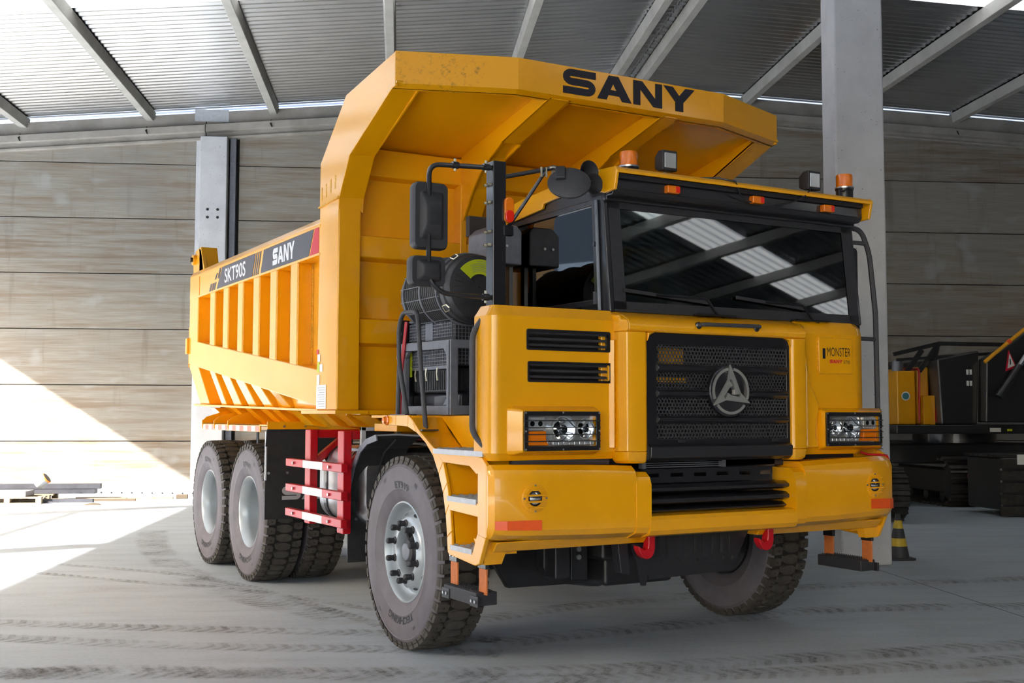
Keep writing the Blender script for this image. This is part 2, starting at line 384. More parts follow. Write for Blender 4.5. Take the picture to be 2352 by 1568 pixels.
# floor
floor = structure('floor', MB().add([(-90, -70, 0), (70, -70, 0), (70, 60, 0), (-90, 60, 0)], [(0, 1, 2, 3)]), 'floor', 'pale dusty concrete floor of the hall', smooth=0)
for (u0, u1, v0, v1) in ((2.955, 2.963, -12, 4.69), (-8.0, 2.955, -2.004, -1.996), (2.963, 20, -2.004, -1.996)):
    MB().box(u0, u1, v0, v1, .0002, .0008).build('floor_joint', 'dark_gap', floor, smooth=0)
def track_mat():
    t = NT('tyre_track_dust'); o = t.n['Material Output']
    v = t.coords((1, 1, 1), 'UV'); sx = t.new('ShaderNodeSeparateXYZ'); t.link(v, sx.inputs[0]); U_, V_ = sx.outputs[0], sx.outputs[1]
    # chevron blocks along the strip
    zz = t.math('ABSOLUTE', t.math('SUBTRACT', V_, .5))
    saw = t.math('FRACT', t.math('ADD', t.math('MULTIPLY', U_, 9.0), t.math('MULTIPLY', zz, 1.6)))
    gap = t.ramp(saw, (.40, (0, 0, 0)), (.52, (1, 1, 1)), (.94, (1, 1, 1)), (1.0, (0, 0, 0)))
    edge = t.ramp(zz, (.34, (1, 1, 1)), (.5, (0, 0, 0)))
    n = t.noise(t.coords((1, 1, 1)), 2.2, 5, .65); n2 = t.noise(t.coords((1, 1, 1)), 40, 3, .6)
    f = t.math('MULTIPLY', t.math('MULTIPLY', t.math('ADD', t.math('MULTIPLY', gap, .6), .4), edge), t.math('MULTIPLY', t.ramp(n, (.36, (0, 0, 0)), (.66, (1, 1, 1))), t.ramp(n2, (.3, (.25, .25, .25)), (.65, (1, 1, 1)))))
    f = t.math('MULTIPLY', f, .62)
    tr = t.new('ShaderNodeBsdfTransparent'); mx = t.new('ShaderNodeMixShader'); t.set(Base_Color=t.mix(n, (.16, .155, .16, 1), (.22, .19, .165, 1)), Roughness=.8)
    t.link(f, mx.inputs[0]); t.link(tr.outputs[0], mx.inputs[1]); t.link(t.b.outputs[0], mx.inputs[2]); t.link(mx.outputs[0], o.inputs[0]); return t.m
MAT['track'] = track_mat()
def catmull(P, n=10):
    P = [Vector((*p, 0)) for p in P]; Q = [P[0]*2-P[1]]+P+[P[-1]*2-P[-2]]; out = []
    for i in range(1, len(Q)-2):
        a, b, c, d = Q[i-1:i+3]
        for k in range(n):
            t = k/n; out.append(.5*((2*b)+(c-a)*t+(2*a-5*b+4*c-d)*t*t+(3*b-a-3*c+d)*t**3))
    out.append(P[-1]); return out
TR = [[(-4.08, 4.11), (-3.48, 3.64), (-3.06, 3.28), (-2.22, 2.68), (-1.41, 2.08), (-.82, 1.47)], [(-4.13, 3.45), (-3.57, 2.96), (-3.18, 2.63), (-2.41, 2.05), (-1.76, 1.64), (-1.04, 1.07)],
      [(-3.02, 7.48), (-2.09, 6.08), (-1.69, 4.95), (-1.47, 3.42), (-1.35, 2.4)], [(-3.31, 6.86), (-2.48, 5.61), (-1.88, 4.89), (-1.44, 3.93), (-1.12, 3.11)],
      [(-1.35, 10.58), (-1.72, 8.79), (-1.9, 7.19), (-1.97, 5.89), (-1.88, 4.31), (-1.5, 2.9)], [(-4.6, 2.3), (-2.65, 1.29), (-1.93, .89), (-.93, .41), (.21, .07), (2.37, -.47), (4, -.8)],
      [(-.98, 1.38), (-.32, 1.38), (.45, 1.35), (2.2, 1.28), (3.81, .59), (5.5, 0)], [(-1.3, 1.9), (-.46, 2.28), (.34, 2.43), (1.26, 2.44), (3, 2.3), (5.5, 1.6)],
      [(-5.2, 2.9), (-4.08, 2.08), (-3.35, 1.75), (-1.18, .27), (-.02, -.21), (1.12, -.58), (3.2, -1.1)], [(-3, -.3), (-1.6, -.6), (.6, -1.1), (3, -1.7)]]
for ti, P in enumerate(TR):
    C_ = catmull(P); wd = (.30, .30, .16, .16, .45, .36, .40, .36, .34, .34)[ti]; vs_ = []; uvs = []; s_ = 0
    for i, p in enumerate(C_):
        d = (C_[min(i+1, len(C_)-1)]-C_[max(i-1, 0)]).normalized(); nn = Vector((-d.y, d.x, 0))*wd/2
        if i: s_ += (p-C_[i-1]).length
        vs_ += [tuple(p+nn+Vector((0, 0, .0008+.0003*ti))), tuple(p-nn+Vector((0, 0, .0008+.0003*ti)))]; uvs += [(s_, 1), (s_, 0)]
    fs = [(2*i, 2*i+1, 2*i+3, 2*i+2) for i in range(len(C_)-1)]
    me = bpy.data.meshes.new('tyre_track'); me.from_pydata(vs_, [], fs); uvl = me.uv_layers.new(name='UVMap')
    for l in me.loops: uvl.data[l.index].uv = uvs[l.vertex_index]
    me.materials.append(MAT['track']); o = obj('tyre_track', me, floor); o.matrix_parent_inverse = Matrix.Rotation(AZ, 4, 'Z')

# back wall: precast panels between grooves
ROW = [0, 1.09, 2.215, 3.34, 4.465, 5.59, 6.715]
BAY = [(-16.6, -6.270), (-5.40, 2.35), (2.95, 12.4), (12.7, 22.0), (22.3, 32), (32.3, 42)]
wall = structure('wall_back', MB().add([(-16.6, VW+.16, 0), (42, VW+.16, 0), (42, VW+.16, zr(42)-.15), (RIDGE, VW+.16, zr(RIDGE)-.15), (-16.6, VW+.16, zr(-16.6)-.15)], [(0, 1, 2, 3, 4)]), 'dark_gap', 'concrete plank gable wall at the back of the hall', smooth=0)
for b0, b1 in BAY:
    for i, z0 in enumerate(ROW):
        z1 = ROW[i+1]-.014 if i+1 < len(ROW) else None
        dv = random.uniform(-.006, .006)
        if z1: mb = MB().box(b0, b1, VW+dv, VW+.15, z0, z1)
        else:
            us = [b0]+([RIDGE] if b0 < RIDGE < b1 else [])+[b1]
            t0 = max(zr(b0)-.62, z0+.02)
            pts = [(b0, z0), (b1, z0)]+[(u, max(zr(u)-.60, z0+.03)) for u in us[::-1]]
            mb = MB().prism(pts, 'y', VW+dv, VW+.15)
        mb.build('wall_panel', 'panel', wall, bevel=.008, seg=1)
# wall column, its flashing strip and the channel beside it
MB().box(-6.143, -5.609, VW-.28, VW+.1, 0, zr(-5.9)-.66).build('wall_column', 'concrete', wall, bevel=.015)
MB().box(-6.262, -6.150, VW-.05, VW+.1, 0, zr(-6.2)-.68).build('flashing_strip', 'concrete', wall, bevel=.005)
MB().box(-5.575, -5.455, VW-.10, VW+.1, 0, zr(-5.5)-.66).build('channel_strip', 'grey_steel', wall, bevel=.006)
MB().box(-5.609, -5.40, VW+.06, VW+.14, 0, zr(-5.5)-.66).build('channel_recess', 'dark_gap', wall)
MB().box(2.37, 2.93, VW-.28, VW+.1, 0, 8.0).build('wall_column', 'concrete', wall, bevel=.015)
MB().box(12.42, 12.68, VW-.2, VW+.1, 0, 7.4).build('wall_column', 'concrete', wall, bevel=.015)
for dx, dz in ((-.10, 0), (.10, 0), (-.10, -.16), (.10, -.16)):
    MB().lathe([(.028, -.285), (.028, -.27)], (-5.876+dx, VW, 5.75+dz), 'y', 12, True).build('bolt_pocket', 'dark_gap', wall)
# raking gable beam in three lengths
SEC = [(.14, -.11), (-.05, -.11), (-.05, -.365), (-.17, -.38), (-.17, -.525), (-.06, -.545), (-.06, -.625), (-.13, -.64), (-.13, -.685), (.14, -.685)]
for u0, u1 in ((-16.6, -6.075), (-6.062, RIDGE), (RIDGE+.006, 42.2)):
    k = -.006 if u0 == -6.062 else 0
    g = .045 if u0 > RIDGE else 0
    rings = [[(u, VW+a+k, zr(u)+b+(g if j in (0, 1) else 0)) for j, (a, b) in enumerate(SEC)] for u in (u0, u1)]
    MB().loft(rings).build('gable_beam', 'concrete_beam', wall, bevel=.008, seg=1)
for u in (-9.68, -7.2, -4.72, 9.97):
    MB().tube([(u-.04, VW-.12, zr(u)-.36), (u-.03, VW-.19, zr(u)-.46), (u-.01, VW-.2, zr(u)-.52), (u-.05, VW-.19, zr(u)-.44)], .012, 6).build('tie_rod', 'dark_gap', wall)
# patch of flashing tape on the beam top
MB().box(-6.30, -5.62, VW-.06, VW-.05, zr(-6)-.30, zr(-6)-.05).build('flashing_patch', 'galv', wall)

# roof
ceil = structure('ceiling', MB().box(RIDGE-.12, RIDGE+.12, -16, VW+.2, 8.66, 8.70), 'sheet', 'corrugated metal gable roof on concrete beams')
def sheet_mesh(ua, ub, name, mat):
    prof = [(.95*k/50, .020-.020*math.cos(2*PI*5*k/50)) for k in range(51)]+[(.965, .003)]
    rings = [[(u, p[0], zr(u)+p[1]) for p in prof] for u in (ua, ub)]
    return MB().loft(rings, caps=False, closed=False).mesh(name, mat, smooth=60)
SH = {}
for side, ua, ub in ((0, -16.45, RIDGE-.02), (1, RIDGE+.02, 42.2)):
    for mt in ('sheet', 'skylight'): SH[side, mt] = sheet_mesh(ua, ub, 'roof_sheet', mt)
v = 16.0; i = 0
while v > -17:
    for side in (0, 1):
        sk = i in (7, 24)
        obj('skylight_sheet' if sk else 'roof_sheet', SH[side, 'skylight' if sk else 'sheet'], ceil, loc=(0, v, 0))
    v -= .95; i += 1
def roof_beam(u, tw=.20, bw=.15, h=.215):
    z = zr(u)-.004
    return MB().prism([(u-bw/2, z-h), (u+bw/2, z-h), (u+tw/2, z-.03), (u+tw/2, z), (u-tw/2, z), (u-tw/2, z-.03)], 'y', -16, VW+.06).build('roof_beam', 'purlin', ceil, bevel=.012, seg=1)
for u in (-16.32, -14.4, -12.15, -9.68, -7.2, -4.72, -2.3, .08, 2.24, 2.82, 5.29, 7.55, 9.97, 12.4, 14.8, 17.2, 19.6, 22, 25, 28, 31, 34, 37, 40): roof_beam(u)
# free-standing column under the ridge
colm = structure('column', MB().box(2.68, 3.25, 4.70, 5.10, 0, 8.42), 'concrete', 'square grey concrete column standing behind the truck cab', bevel=.03)
# open long side: posts and a tie bar under the eave; closed right and front sides (out of view, they shade the hall)
for vv in (-10.7, -4.67, 1.38, 7.43, 13.5): structure('column', MB().box(-16.5, -16.1, vv-.2, vv+.2, 0, 6.75), 'concrete', 'concrete post on the open side of the hall', bevel=.02)
structure('trim_1', MB().box(-16.46, -16.34, 1.5, 7.2, 5.75, 5.85), 'grey_steel', 'steel tie bar under the open eave')
structure('trim_2', MB().box(-16.5, -16.46, -16, VW+.2, 6.99, 7.06), 'galv', 'gutter edge along the open side of the hall')
structure('light_blocker_left', MB().box(-16.8, -16.6, -16, -7, 0, 6.9), 'dark_cladding', 'unseen dark wall added to cut light from the left side')  # added out of view to block ambient light from the open side
structure('wall_right', MB().box(42.0, 42.2, -16, VW+.2, 0, 6.6), 'dark_cladding', 'dark cladding wall on the far right side')
structure('wall_front', MB().holed('y', [-16.8, 42.2], [0, 8.7], [(-13, 1.5, 0, 6.0)], -16.2, -16), 'dark_cladding', 'metal clad wall with open gateways behind the viewer')
# the neighbouring hall across the yard (only seen mirrored in the glass; it closes the low horizon on the open side)
nb = structure('neighbour_hall', MB().box(-48, -42, -40, 60, 0, 13), 'dark_cladding', 'grey neighbouring hall across the sunlit yard')
for k in range(16): MB().box(-42.0, -41.94, -36+k*6, -31.5+k*6, 7.6, 9.2).build('window_band', 'bright_plastic', nb, smooth=0)

# ------------------------------------------------------------------ the dump truck (x across, +y to its rear, front bumper at y = 0)
T = empty('dump_truck', 'large yellow off-road dump truck with black grille parked in the hall', 'dump truck')
S_POLY, S_W = sany_polys()
def sany(mb, org, eu, ev, n, t=.002):
    """the four letters fitted into the box eu x ev"""
    for j_, L in enumerate(S_POLY): emb(mb, [[(x/S_W, y) for x, y in p] for p in L], org, eu, ev, n, t)

# ---- wheels
TR_R = .672
SIDE = [(.338, -.132), (.352, -.150), (.385, -.170), (.43, -.183), (.436, -.187), (.442, -.184), (.50, -.190), (.56, -.187), (.592, -.181), (.597, -.184), (.602, -.180), (.632, -.168), (.646, -.150)]
def side_x(r):
    for (r0, x0), (r1, x1) in zip(SIDE, SIDE[1:]):
        if r0 <= r <= r1: return x0+(x1-x0)*(r-r0)/(r1-r0)
    return SIDE[-1][1]
def tyre_mesh():
    mb = MB(); seg = 92
    mb.lathe(SIDE, (0, 0, 0), 'x', seg); mb.lathe([(r, -x) for r, x in SIDE], (0, 0, 0), 'x', seg)
    mb.cur = 2; mb.lathe([(.646, -.150), (.648, -.08), (.648, .08), (.646, .150)], (0, 0, 0), 'x', seg)
    mb.cur = 1; N = 46; d = 2*PI/N
    def P(th, x, r): return (x, r*math.sin(th), r*math.cos(th))
    def block(th0, poly, rb, rt, shr=.93):
        cx = sum(p[1] for p in poly)/len(poly); ct = sum(p[0] for p in poly)/len(poly); n = len(poly)
        lo = [P(th0+p[0]*d, p[1], rb) for p in poly]; hi = [P(th0+(ct+(p[0]-ct)*shr)*d, cx+(p[1]-cx)*shr, rt-abs(p[1])**2*.25) for p in poly]
        mb.add(lo+hi, [tuple(range(n, 2*n))]+[(i, (i+1) % n, n+(i+1) % n, n+i) for i in range(n)])
    for k in range(N):
        th = k*d
        block(th, [(-.40, -.176), (.34, -.176), (.42, -.125), (.30, -.086), (-.30, -.092), (-.34, -.13)], .640, TR_R)
        block(th+.5*d, [(-.34, .176), (.40, .176), (.34, .13), (.30, .092), (-.30, .086), (-.42, .125)], .640, TR_R)
        block(th+.25*d, [(-.44, -.030), (-.20, -.076), (.30, -.076), (.46, -.034), (.44, .030), (.20, .076), (-.30, .076), (-.46, .034)], .646, TR_R)
        # side lugs below the shoulder blocks
        for s_, o_ in ((-1, 0), (1, .5)):
            a, b = th+(o_-.38)*d, th+(o_+.32)*d
            q = [P(a, s_*.178, .636), P(b, s_*.178, .636), P(b, s_*.183, .612), P(a, s_*.183, .612), P(a, s_*.150, .650), P(b, s_*.150, .650)]
            mb.add(q, [(0, 1, 2, 3), (4, 5, 1, 0), (4, 0, 3), (5, 2, 1)])
    mb.cur = 2                                     # flat dark diamonds painting the shaded sipe holes in the shoulder blocks
    for k in range(N):
        for s_, o_ in ((-1, 0), (1, .5)):
            th = (k+o_)*d; x = s_*.128; rr = TR_R-.0028
            mb.add([P(th-.10*d, x, rr), P(th, x-.009, rr), P(th+.10*d, x, rr), P(th, x+.009, rr)], [(0, 1, 2, 3)])
    return mb.mesh('tyre', ['tyre', 'tread', 'groove'], 40)
def tyre_text():
    mb = MB()
    for body, phi, h, rad, wdt in (('ET919', 4, .052, .468, .235), ('TECHKING', 176, .050, .468, .42)):
        Pp, F, _ = text_geo(body, .03); out = []
        for x, y in Pp:
            r = rad+(y-.5)*h; a = R(phi)+(x-.5)*wdt/rad
            out.append((side_x(r)-.0022, -r*math.sin(a), r*math.cos(a)))
        mb.add(out, F)
    for k, (phi, s_) in enumerate(((28, .03), (150, .02), (215, .02), (330, .03))):    # small moulded marks
        a = R(phi); r = .545
        for j in range(3):
            aa = a+j*.028; mb.add([(side_x(r+q)-.0022, -(r+q)*math.sin(aa+w_), (r+q)*math.cos(aa+w_)) for q, w_ in ((-s_/2, 0), (-s_/2, .012), (s_/2, .012), (s_/2, 0))], [(0, 1, 2, 3)])
    return mb.mesh('tyre_lettering', 'tyre_text', 0)
ME_TYRE, ME_TXT = tyre_mesh(), tyre_text()
def front_rim():
    mb = MB(); seg = 64
    mb.lathe([(.338, .14), (.338, -.12), (.352, -.140), (.350, -.152), (.340, -.155), (.331, -.145), (.322, -.112), (.306, -.075), (.292, -.066), (.272, -.078), (.247, -.118), (.222, -.136), (.172, -.138), (.165, -.130), (.160, -.03)], (0, 0, 0), 'x', seg)
    mb.cur = 1
    for k in range(10):                            # hand holes
        a = 2*PI*(k+.5)/10; c = Vector((-.0965, .262*math.sin(a), .262*math.cos(a))); rad = Vector((0, math.sin(a), math.cos(a))); tan = Vector((0, math.cos(a), -math.sin(a)))
        sl = (rad*.025+Vector((.036, 0, 0))).normalized(); nn = tan.cross(sl).normalized()
        if nn.x > 0: nn = -nn
        mb.add([c+nn*.004+tan*.028*math.cos(t)+sl*.015*math.sin(t) for t in [2*PI*i/12 for i in range(12)]], [tuple(range(12))])
    mb.lathe([(.160, -.03), (.05, -.025)], (0, 0, 0), 'x', 40)
    return mb.mesh('wheel', ['rim', 'black_matt'], 40)
def hub():
    mb = MB(); mb.lathe([(.115, -.02), (.112, -.07), (.085, -.10), (.08, -.125), (.06, -.135), (.012, -.137)], (0, 0, 0), 'x', 32)
    for k in range(8):
        a = 2*PI*k/8; p = lambda r, x: (x, r*math.sin(a), r*math.cos(a)); mb.bar(p(.10, -.055), p(.158, -.055), .022, .05, (1, 0, 0))
    mb.cur = 1; mb.lathe([(.062, -.1355), (.058, -.142), (.001, -.143)], (0, 0, 0), 'x', 24)
    return mb.mesh('hub', ['black_matt', 'grey_steel'], 40)
def nut():
    mb = MB(); mb.lathe([(.027, -.136), (.027, -.144), (.020, -.148), (.019, -.168), (.021, -.169), (.021, -.196), (.014, -.204), (.004, -.205)], (0, 0, 0), 'x', 12, caps=True); return mb.mesh('lug_nut', 'black_matt', 40)
def rear_rim():
    mb = MB(); seg = 64
    mb.lathe([(.338, .14), (.338, -.12), (.352, -.140), (.350, -.152), (.340, -.155), (.330, -.146), (.318, -.125), (.300, -.10), (.292, -.06), (.288, .10), (.275, .125), (.24, .135), (.02, .14)], (0, 0, 0), 'x', seg)
    return mb.mesh('wheel', ['rim'], 40)
ME_FR, ME_HUB, ME_NUT, ME_RR = front_rim(), hub(), nut(), rear_rim()
ME_DRUM = MB().lathe([(.02, .145), (.30, .148), (.335, .16), (.335, .10), (.02, .09)], (0, 0, 0), 'x', 32).mesh('brake_drum', 'frame', 40)
def wheel(x, y, front, flip, text=True):
    rz = PI if flip else 0
    o = obj('wheel', ME_FR if front else ME_RR, T, loc=(x, y, TR_R), rot=(0, 0, rz))
    obj('tyre', ME_TYRE, o); 
    if text: obj('tyre_lettering', ME_TXT, o)['kind'] = 'stuff'
    obj('brake_drum', ME_DRUM, o)
    if front:
        obj('hub', ME_HUB, o)
        for k in range(10):
            a = 2*PI*k/10; obj('lug_nut', ME_NUT, o, loc=(0, .197*math.sin(a), .197*math.cos(a)))
    return o
YF, YM, YR = 1.517, 5.242, 6.715
wheel(-1.416, YF, True, False); wheel(1.416, YF, True, True)
for yy in (YM, YR):
    wheel(-1.417, yy, False, False); wheel(-.985, yy, False, True, False); wheel(1.417, yy, False, True); wheel(.985, yy, False, False, False)
# ---- chassis
fr = MB()
for s_ in (-1, 1): fr.box(s_*.46-.05, s_*.46+.05, .35, 7.2, .98, 1.32)
for yy in (.6, 1.9, 3.2, 4.4, 5.9, 7.1): fr.box(-.46, .46, yy-.06, yy+.06, 1.04, 1.28)
fr.build('chassis_frame', 'frame', T, bevel=.01)
for yy in (YF, YM, YR):
    a = MB().lathe([(.09, -1.25), (.10, -.5), (.24, -.28), (.28, 0), (.24, .28), (.10, .5), (.09, 1.25)], (0, yy, .60 if yy == YF else .66), 'x', 20, caps=True); a.build('axle', 'frame', T)
eng = MB().box(-.42, .42, .75, 2.2, .62, 1.5).box(-.30, .30, .9, 2.0, .42, .66).box(-.5, .5, 2.2, 3.0, .8, 1.4); eng.build('engine_block', 'frame', T, bevel=.03)
MB().prism([(-1.06, .62), (-.93, .42), (.55, .40), (.85, .55), (.85, .95), (-1.06, .95)], 'y', 1.16, 1.22).build('belly_guard', 'frame', T, bevel=.01)

# ---- dump body
XO, XI = 1.745, 1.60
def chord_top(y): return 1.985+(y-2.84)*(2.425-1.985)/(6.72-2.84)
def chord_bot(y): return 1.705+(y-2.98)*(2.185-1.705)/(7.06-2.98)
b = MB()
for s_ in (-1, 1):
    xi, xo = sorted((s_*XI, s_*(XI-.012)))
    b.prism([(2.5, 1.68), (7.02, 2.1), (7.02, 3.18), (2.5, 3.18)], 'x', xi, xo)          # side sheet
    # inclined lower sheet and floor
    b.quadplate([(s_*XI, 2.6, chord_bot(2.6)), (s_*XI, 7.02, chord_bot(7.02)), (s_*1.44, 7.02, 1.74), (s_*1.44, 2.6, 1.66)], .012)
    b.quadplate([(s_*1.44, 2.6, 1.66), (s_*1.44, 7.02, 1.74), (s_*1.12, 7.02, 1.50), (s_*1.12, 2.6, 1.47)], .012)
b.box(-1.14, 1.14, 2.5, 7.05, 1.46, 1.50)
b.prism([(-XI, 1.62), (XI, 1.62), (XI, 3.75), (-XI, 3.75)], 'y', 2.56, 2.58)
b.prism([(-XI, 2.1), (-1.1, 1.5), (1.1, 1.5), (XI, 2.1), (XI, 3.2), (-XI, 3.2)], 'y', 7.0, 7.03)
body = b.build('dump_body', 'yellow', T)
for s_ in (-1, 1):
    def bx(y0, y1, z0, z1, name, bev=.012, xi=XI-.02, xo=XO):
        return MB().box(min(s_*xi, s_*xo), max(s_*xi, s_*xo), y0, y1, z0, z1).build(name, 'yellow', body, bevel=bev)
    # top rail with raised border round the lettering field
    MB().prism([(-XO*0+s_*(XI-.02), 2.905), (s_*XO, 2.905), (s_*XO, 3.165), (s_*(XO-.035), 3.215), (s_*(XI-.02), 3.215)], 'y', 2.80, 7.06).build('top_rail', 'yellow', body, bevel=.010)
    for z0, z1 in ((2.903, 2.922), (3.132, 3.150)):
        MB().box(*sorted((s_*(XO-.01), s_*(XO+.006))), 2.80, 6.66, z0, z1).build('rail_border', 'yellow', body)
    MB().box(*sorted((s_*(XO-.01), s_*(XO+.0053))), 6.63, 6.659, 2.923, 3.131).build('rail_border', 'yellow', body)
    # lower chord, widening to the front post, and rear stile
    ys = [2.80, 6.72, 7.06]
    MB().prism([(2.80, chord_top(2.80)), (6.72, chord_top(6.72)), (7.06, chord_top(7.06)), (7.06, chord_bot(7.06)), (2.80, chord_bot(2.98)-.02)], 'x', *sorted((s_*(XI-.02), s_*XO))).build('lower_chord', 'yellow', body, bevel=.012)
    MB().prism([(6.685, chord_top(6.685)-.02), (7.06, chord_top(7.06)-.02), (7.06, 2.92), (6.685, 2.92)], 'x', *sorted((s_*(XI-.02), s_*(XO-.001)))).build('rear_stile', 'yellow', body, bevel=.012)
    # vertical ribs in the windows
    for y0, y1 in ((6.013, 6.209), (5.506, 5.697), (4.990, 5.173), (4.460, 4.654), (3.944, 4.137), (3.375, 3.567)):
        zb = chord_top((y0+y1)/2)-.03
        MB().prism([(y0, zb), (y1, zb), (y1, 2.93), (y0, 2.93)], 'x', *sorted((s_*(XI-.01), s_*(XO-.008)))).build('side_rib', 'yellow', body, bevel=.014)
        if s_ < 0:
            w_ = MB().tube([(s_*(XI+.004), y0-.004, zb+.03), (s_*(XI+.004), y0-.004, 2.9)], .009, 6); w_.build('weld_seam', 'weld', body)
    # slanted lower ribs on the inclined sheet
    for y0, y1 in ((6.686, 7.06), (5.994, 6.168), (5.443, 5.699), (4.936, 5.185), (4.422, 4.673), (3.907, 4.105)):
        za = chord_bot((y0+y1)/2)+.02; m = MB()
        zf = 1.66+(y0-2.6)*.018
        m.add([(s_*XO, y0, za), (s_*XO, y1, za), (s_*1.60, y1, zf), (s_*1.60, y0, zf), (s_*(XI-.05), y0, za), (s_*(XI-.05), y1, za), (s_*1.42, y1, zf), (s_*1.42, y0, zf)],
              [(0, 1, 2, 3), (4, 7, 6, 5), (0, 4, 5, 1), (2, 6, 7, 3), (0, 3, 7, 4), (1, 5, 6, 2)]); m.build('lower_rib', 'yellow', body, bevel=.012)
    # bottom flange and the rib stubs under it
    m = MB(); m.add([(s_*1.63, 2.55, 1.640), (s_*1.63, 7.25, 1.722), (s_*1.30, 7.25, 1.722), (s_*1.30, 2.55, 1.640), (s_*1.63, 2.55, 1.662), (s_*1.63, 7.25, 1.744), (s_*1.30, 7.25, 1.744), (s_*1.30, 2.55, 1.662)],
          [(0, 3, 2, 1), (4, 5, 6, 7), (0, 1, 5, 4), (1, 2, 6, 5), (2, 3, 7, 6), (3, 0, 4, 7)]); m.build('bottom_flange', 'yellow', body, bevel=.004)
    for y0, y1 in ((6.75, 6.95), (5.95, 6.12), (5.45, 5.62), (4.95, 5.13), (4.62, 4.80), (4.08, 4.28), (3.42, 3.60), (3.00, 3.20)):
        m = MB(); m.add([(s_*1.53, y0, 1.70), (s_*1.53, y1, 1.70), (s_*1.33, y1, 1.525), (s_*1.33, y0, 1.525), (s_*1.36, y0, 1.70), (s_*1.36, y1, 1.70), (s_*1.16, y1, 1.50), (s_*1.16, y0, 1.50)],
              [(0, 1, 2, 3), (4, 7, 6, 5), (0, 4, 5, 1), (2, 6, 7, 3), (0, 3, 7, 4), (1, 5, 6, 2)]); m.build('rib_foot', 'yellow', body, bevel=.008)
    # front post
    MB().prism([(2.40, 1.66), (2.85, 1.66), (2.82, 3.30), (2.395, 3.30)], 'x', *sorted((s_*1.56, s_*(XO+.002)))).build('front_post', 'yellow', body, bevel=.012)
    MB().box(*sorted((s_*1.50, s_*(XO+.025))), 2.36, 3.15, 1.632, 1.66).build('post_foot_plate', 'yellow', body, bevel=.004)
    # canopy side plate
    cs = [(2.82, 3.28), (2.81, 3.642), (2.262, 4.070), (1.320, 4.150), (1.320, 3.905), (1.372, 3.905), (2.175, 3.590), (2.385, 3.30)]
    MB().prism(cs, 'x', *sorted((s_*(XO-.02), s_*(XO+.004)))).build('canopy_side_plate', 'yellow', body, bevel=.006)
    # edge box under the canopy side: flange and inner web
    m = MB(); pr = [(1.30, 3.925), (1.372, 3.905), (2.175, 3.590), (2.385, 3.300), (2.40, 3.20)]
    for (ya, za), (yb, zb) in zip(pr, pr[1:]):
        m.add([(s_*XO, ya, za), (s_*XO, yb, zb), (s_*1.545, yb, zb+.01), (s_*1.545, ya, za+.01), (s_*XO, ya, za+.014), (s_*XO, yb, zb+.014), (s_*1.545, yb, zb+.024), (s_*1.545, ya, za+.024)],
              [(0, 3, 2, 1), (4, 5, 6, 7), (0, 1, 5, 4), (1, 2, 6, 5), (2, 3, 7, 6), (3, 0, 4, 7)])
    m.prism([(1.30, 3.925), (1.372, 3.905), (2.175, 3.60), (2.385, 3.31), (2.40, 3.2), (2.58, 3.2), (2.58, 3.9), (1.30, 4.1)], 'x', *sorted((s_*1.545, s_*1.557)))
    m.build('canopy_edge_box', 'yellow', body)
    for k in range(4):                                # lifting slots on the canopy side plate
        yy = 2.77-k*.10; zz = 3.385+k*.016
        MB().box(*sorted((s_*(XO+.002), s_*(XO+.007))), yy-.013, yy+.013, zz-.055, zz+.055).build('slot_mark', 'weld', body, bevel=.003)
    MB().bar((s_*(XO+.003), 2.83, 3.285), (s_*(XO+.003), 2.39, 3.305), .02, .012).build('canopy_seam', 'weld', body)
    # hinge ear and latch at the tail
    MB().prism([(6.62, 3.20), (7.10, 3.20), (7.12, 3.36), (7.02, 3.46), (6.86, 3.48), (6.78, 3.45)], 'x', *sorted((s_*1.66, s_*1.70))).build('tail_ear', 'yellow', body, bevel=.008)
    MB().prism([(6.66, 3.20), (6.84, 3.20), (6.86, 3.48), (6.78, 3.48)], 'x', *sorted((s_*1.52, s_*1.70))).build('tail_ear_gusset', 'yellow', body, bevel=.006)
    MB().lathe([(.045, s_*1.62), (.06, s_*1.62), (.06, s_*1.73), (.045, s_*1.73)], (0, 7.03, 3.36), 'x', 16, caps=True).build('hinge_boss', 'yellow', body)
    MB().lathe([(.028, s_*1.60), (.028, s_*1.76)], (0, 7.03, 3.36), 'x', 12, caps=True).build('hinge_pin', 'black', body)
    MB().box(*sorted((s_*1.62, s_*1.77)), 7.06, 7.13, 2.30, 2.48).build('tail_latch', 'yellow', body, bevel=.01)
    MB().box(*sorted((s_*1.60, s_*1.745)), 7.06, 7.075, 2.15, 2.6).build('tail_stop', 'yellow', body, bevel=.004)
# headboard and its stiffeners
for z0, z1, yf in ((2.858, 3.030, 2.445), (2.183, 2.371, 2.445), (3.517, 3.735, 2.47)):
    MB().prism([(yf, z0), (2.57, z0-.02), (2.57, z1+.02), (yf, z1)], 'x', -1.565, 1.565).build('headboard_stiffener', 'yellow', body, bevel=.010)
MB().box(-1.56, 1.56, 2.38, 2.60, 1.625, 1.662).build('headboard_sill', 'yellow', body, bevel=.006)
for s_ in (-1, 1): MB().box(s_*.64-.03, s_*.64+.03, 2.44, 2.57, 1.67, 3.52).build('headboard_upright', 'yellow', body, bevel=.008)
MB().box(-1.2, 1.2, 2.52, 2.60, 1.45, 1.63).build('headboard_skirt', 'yellow', body)
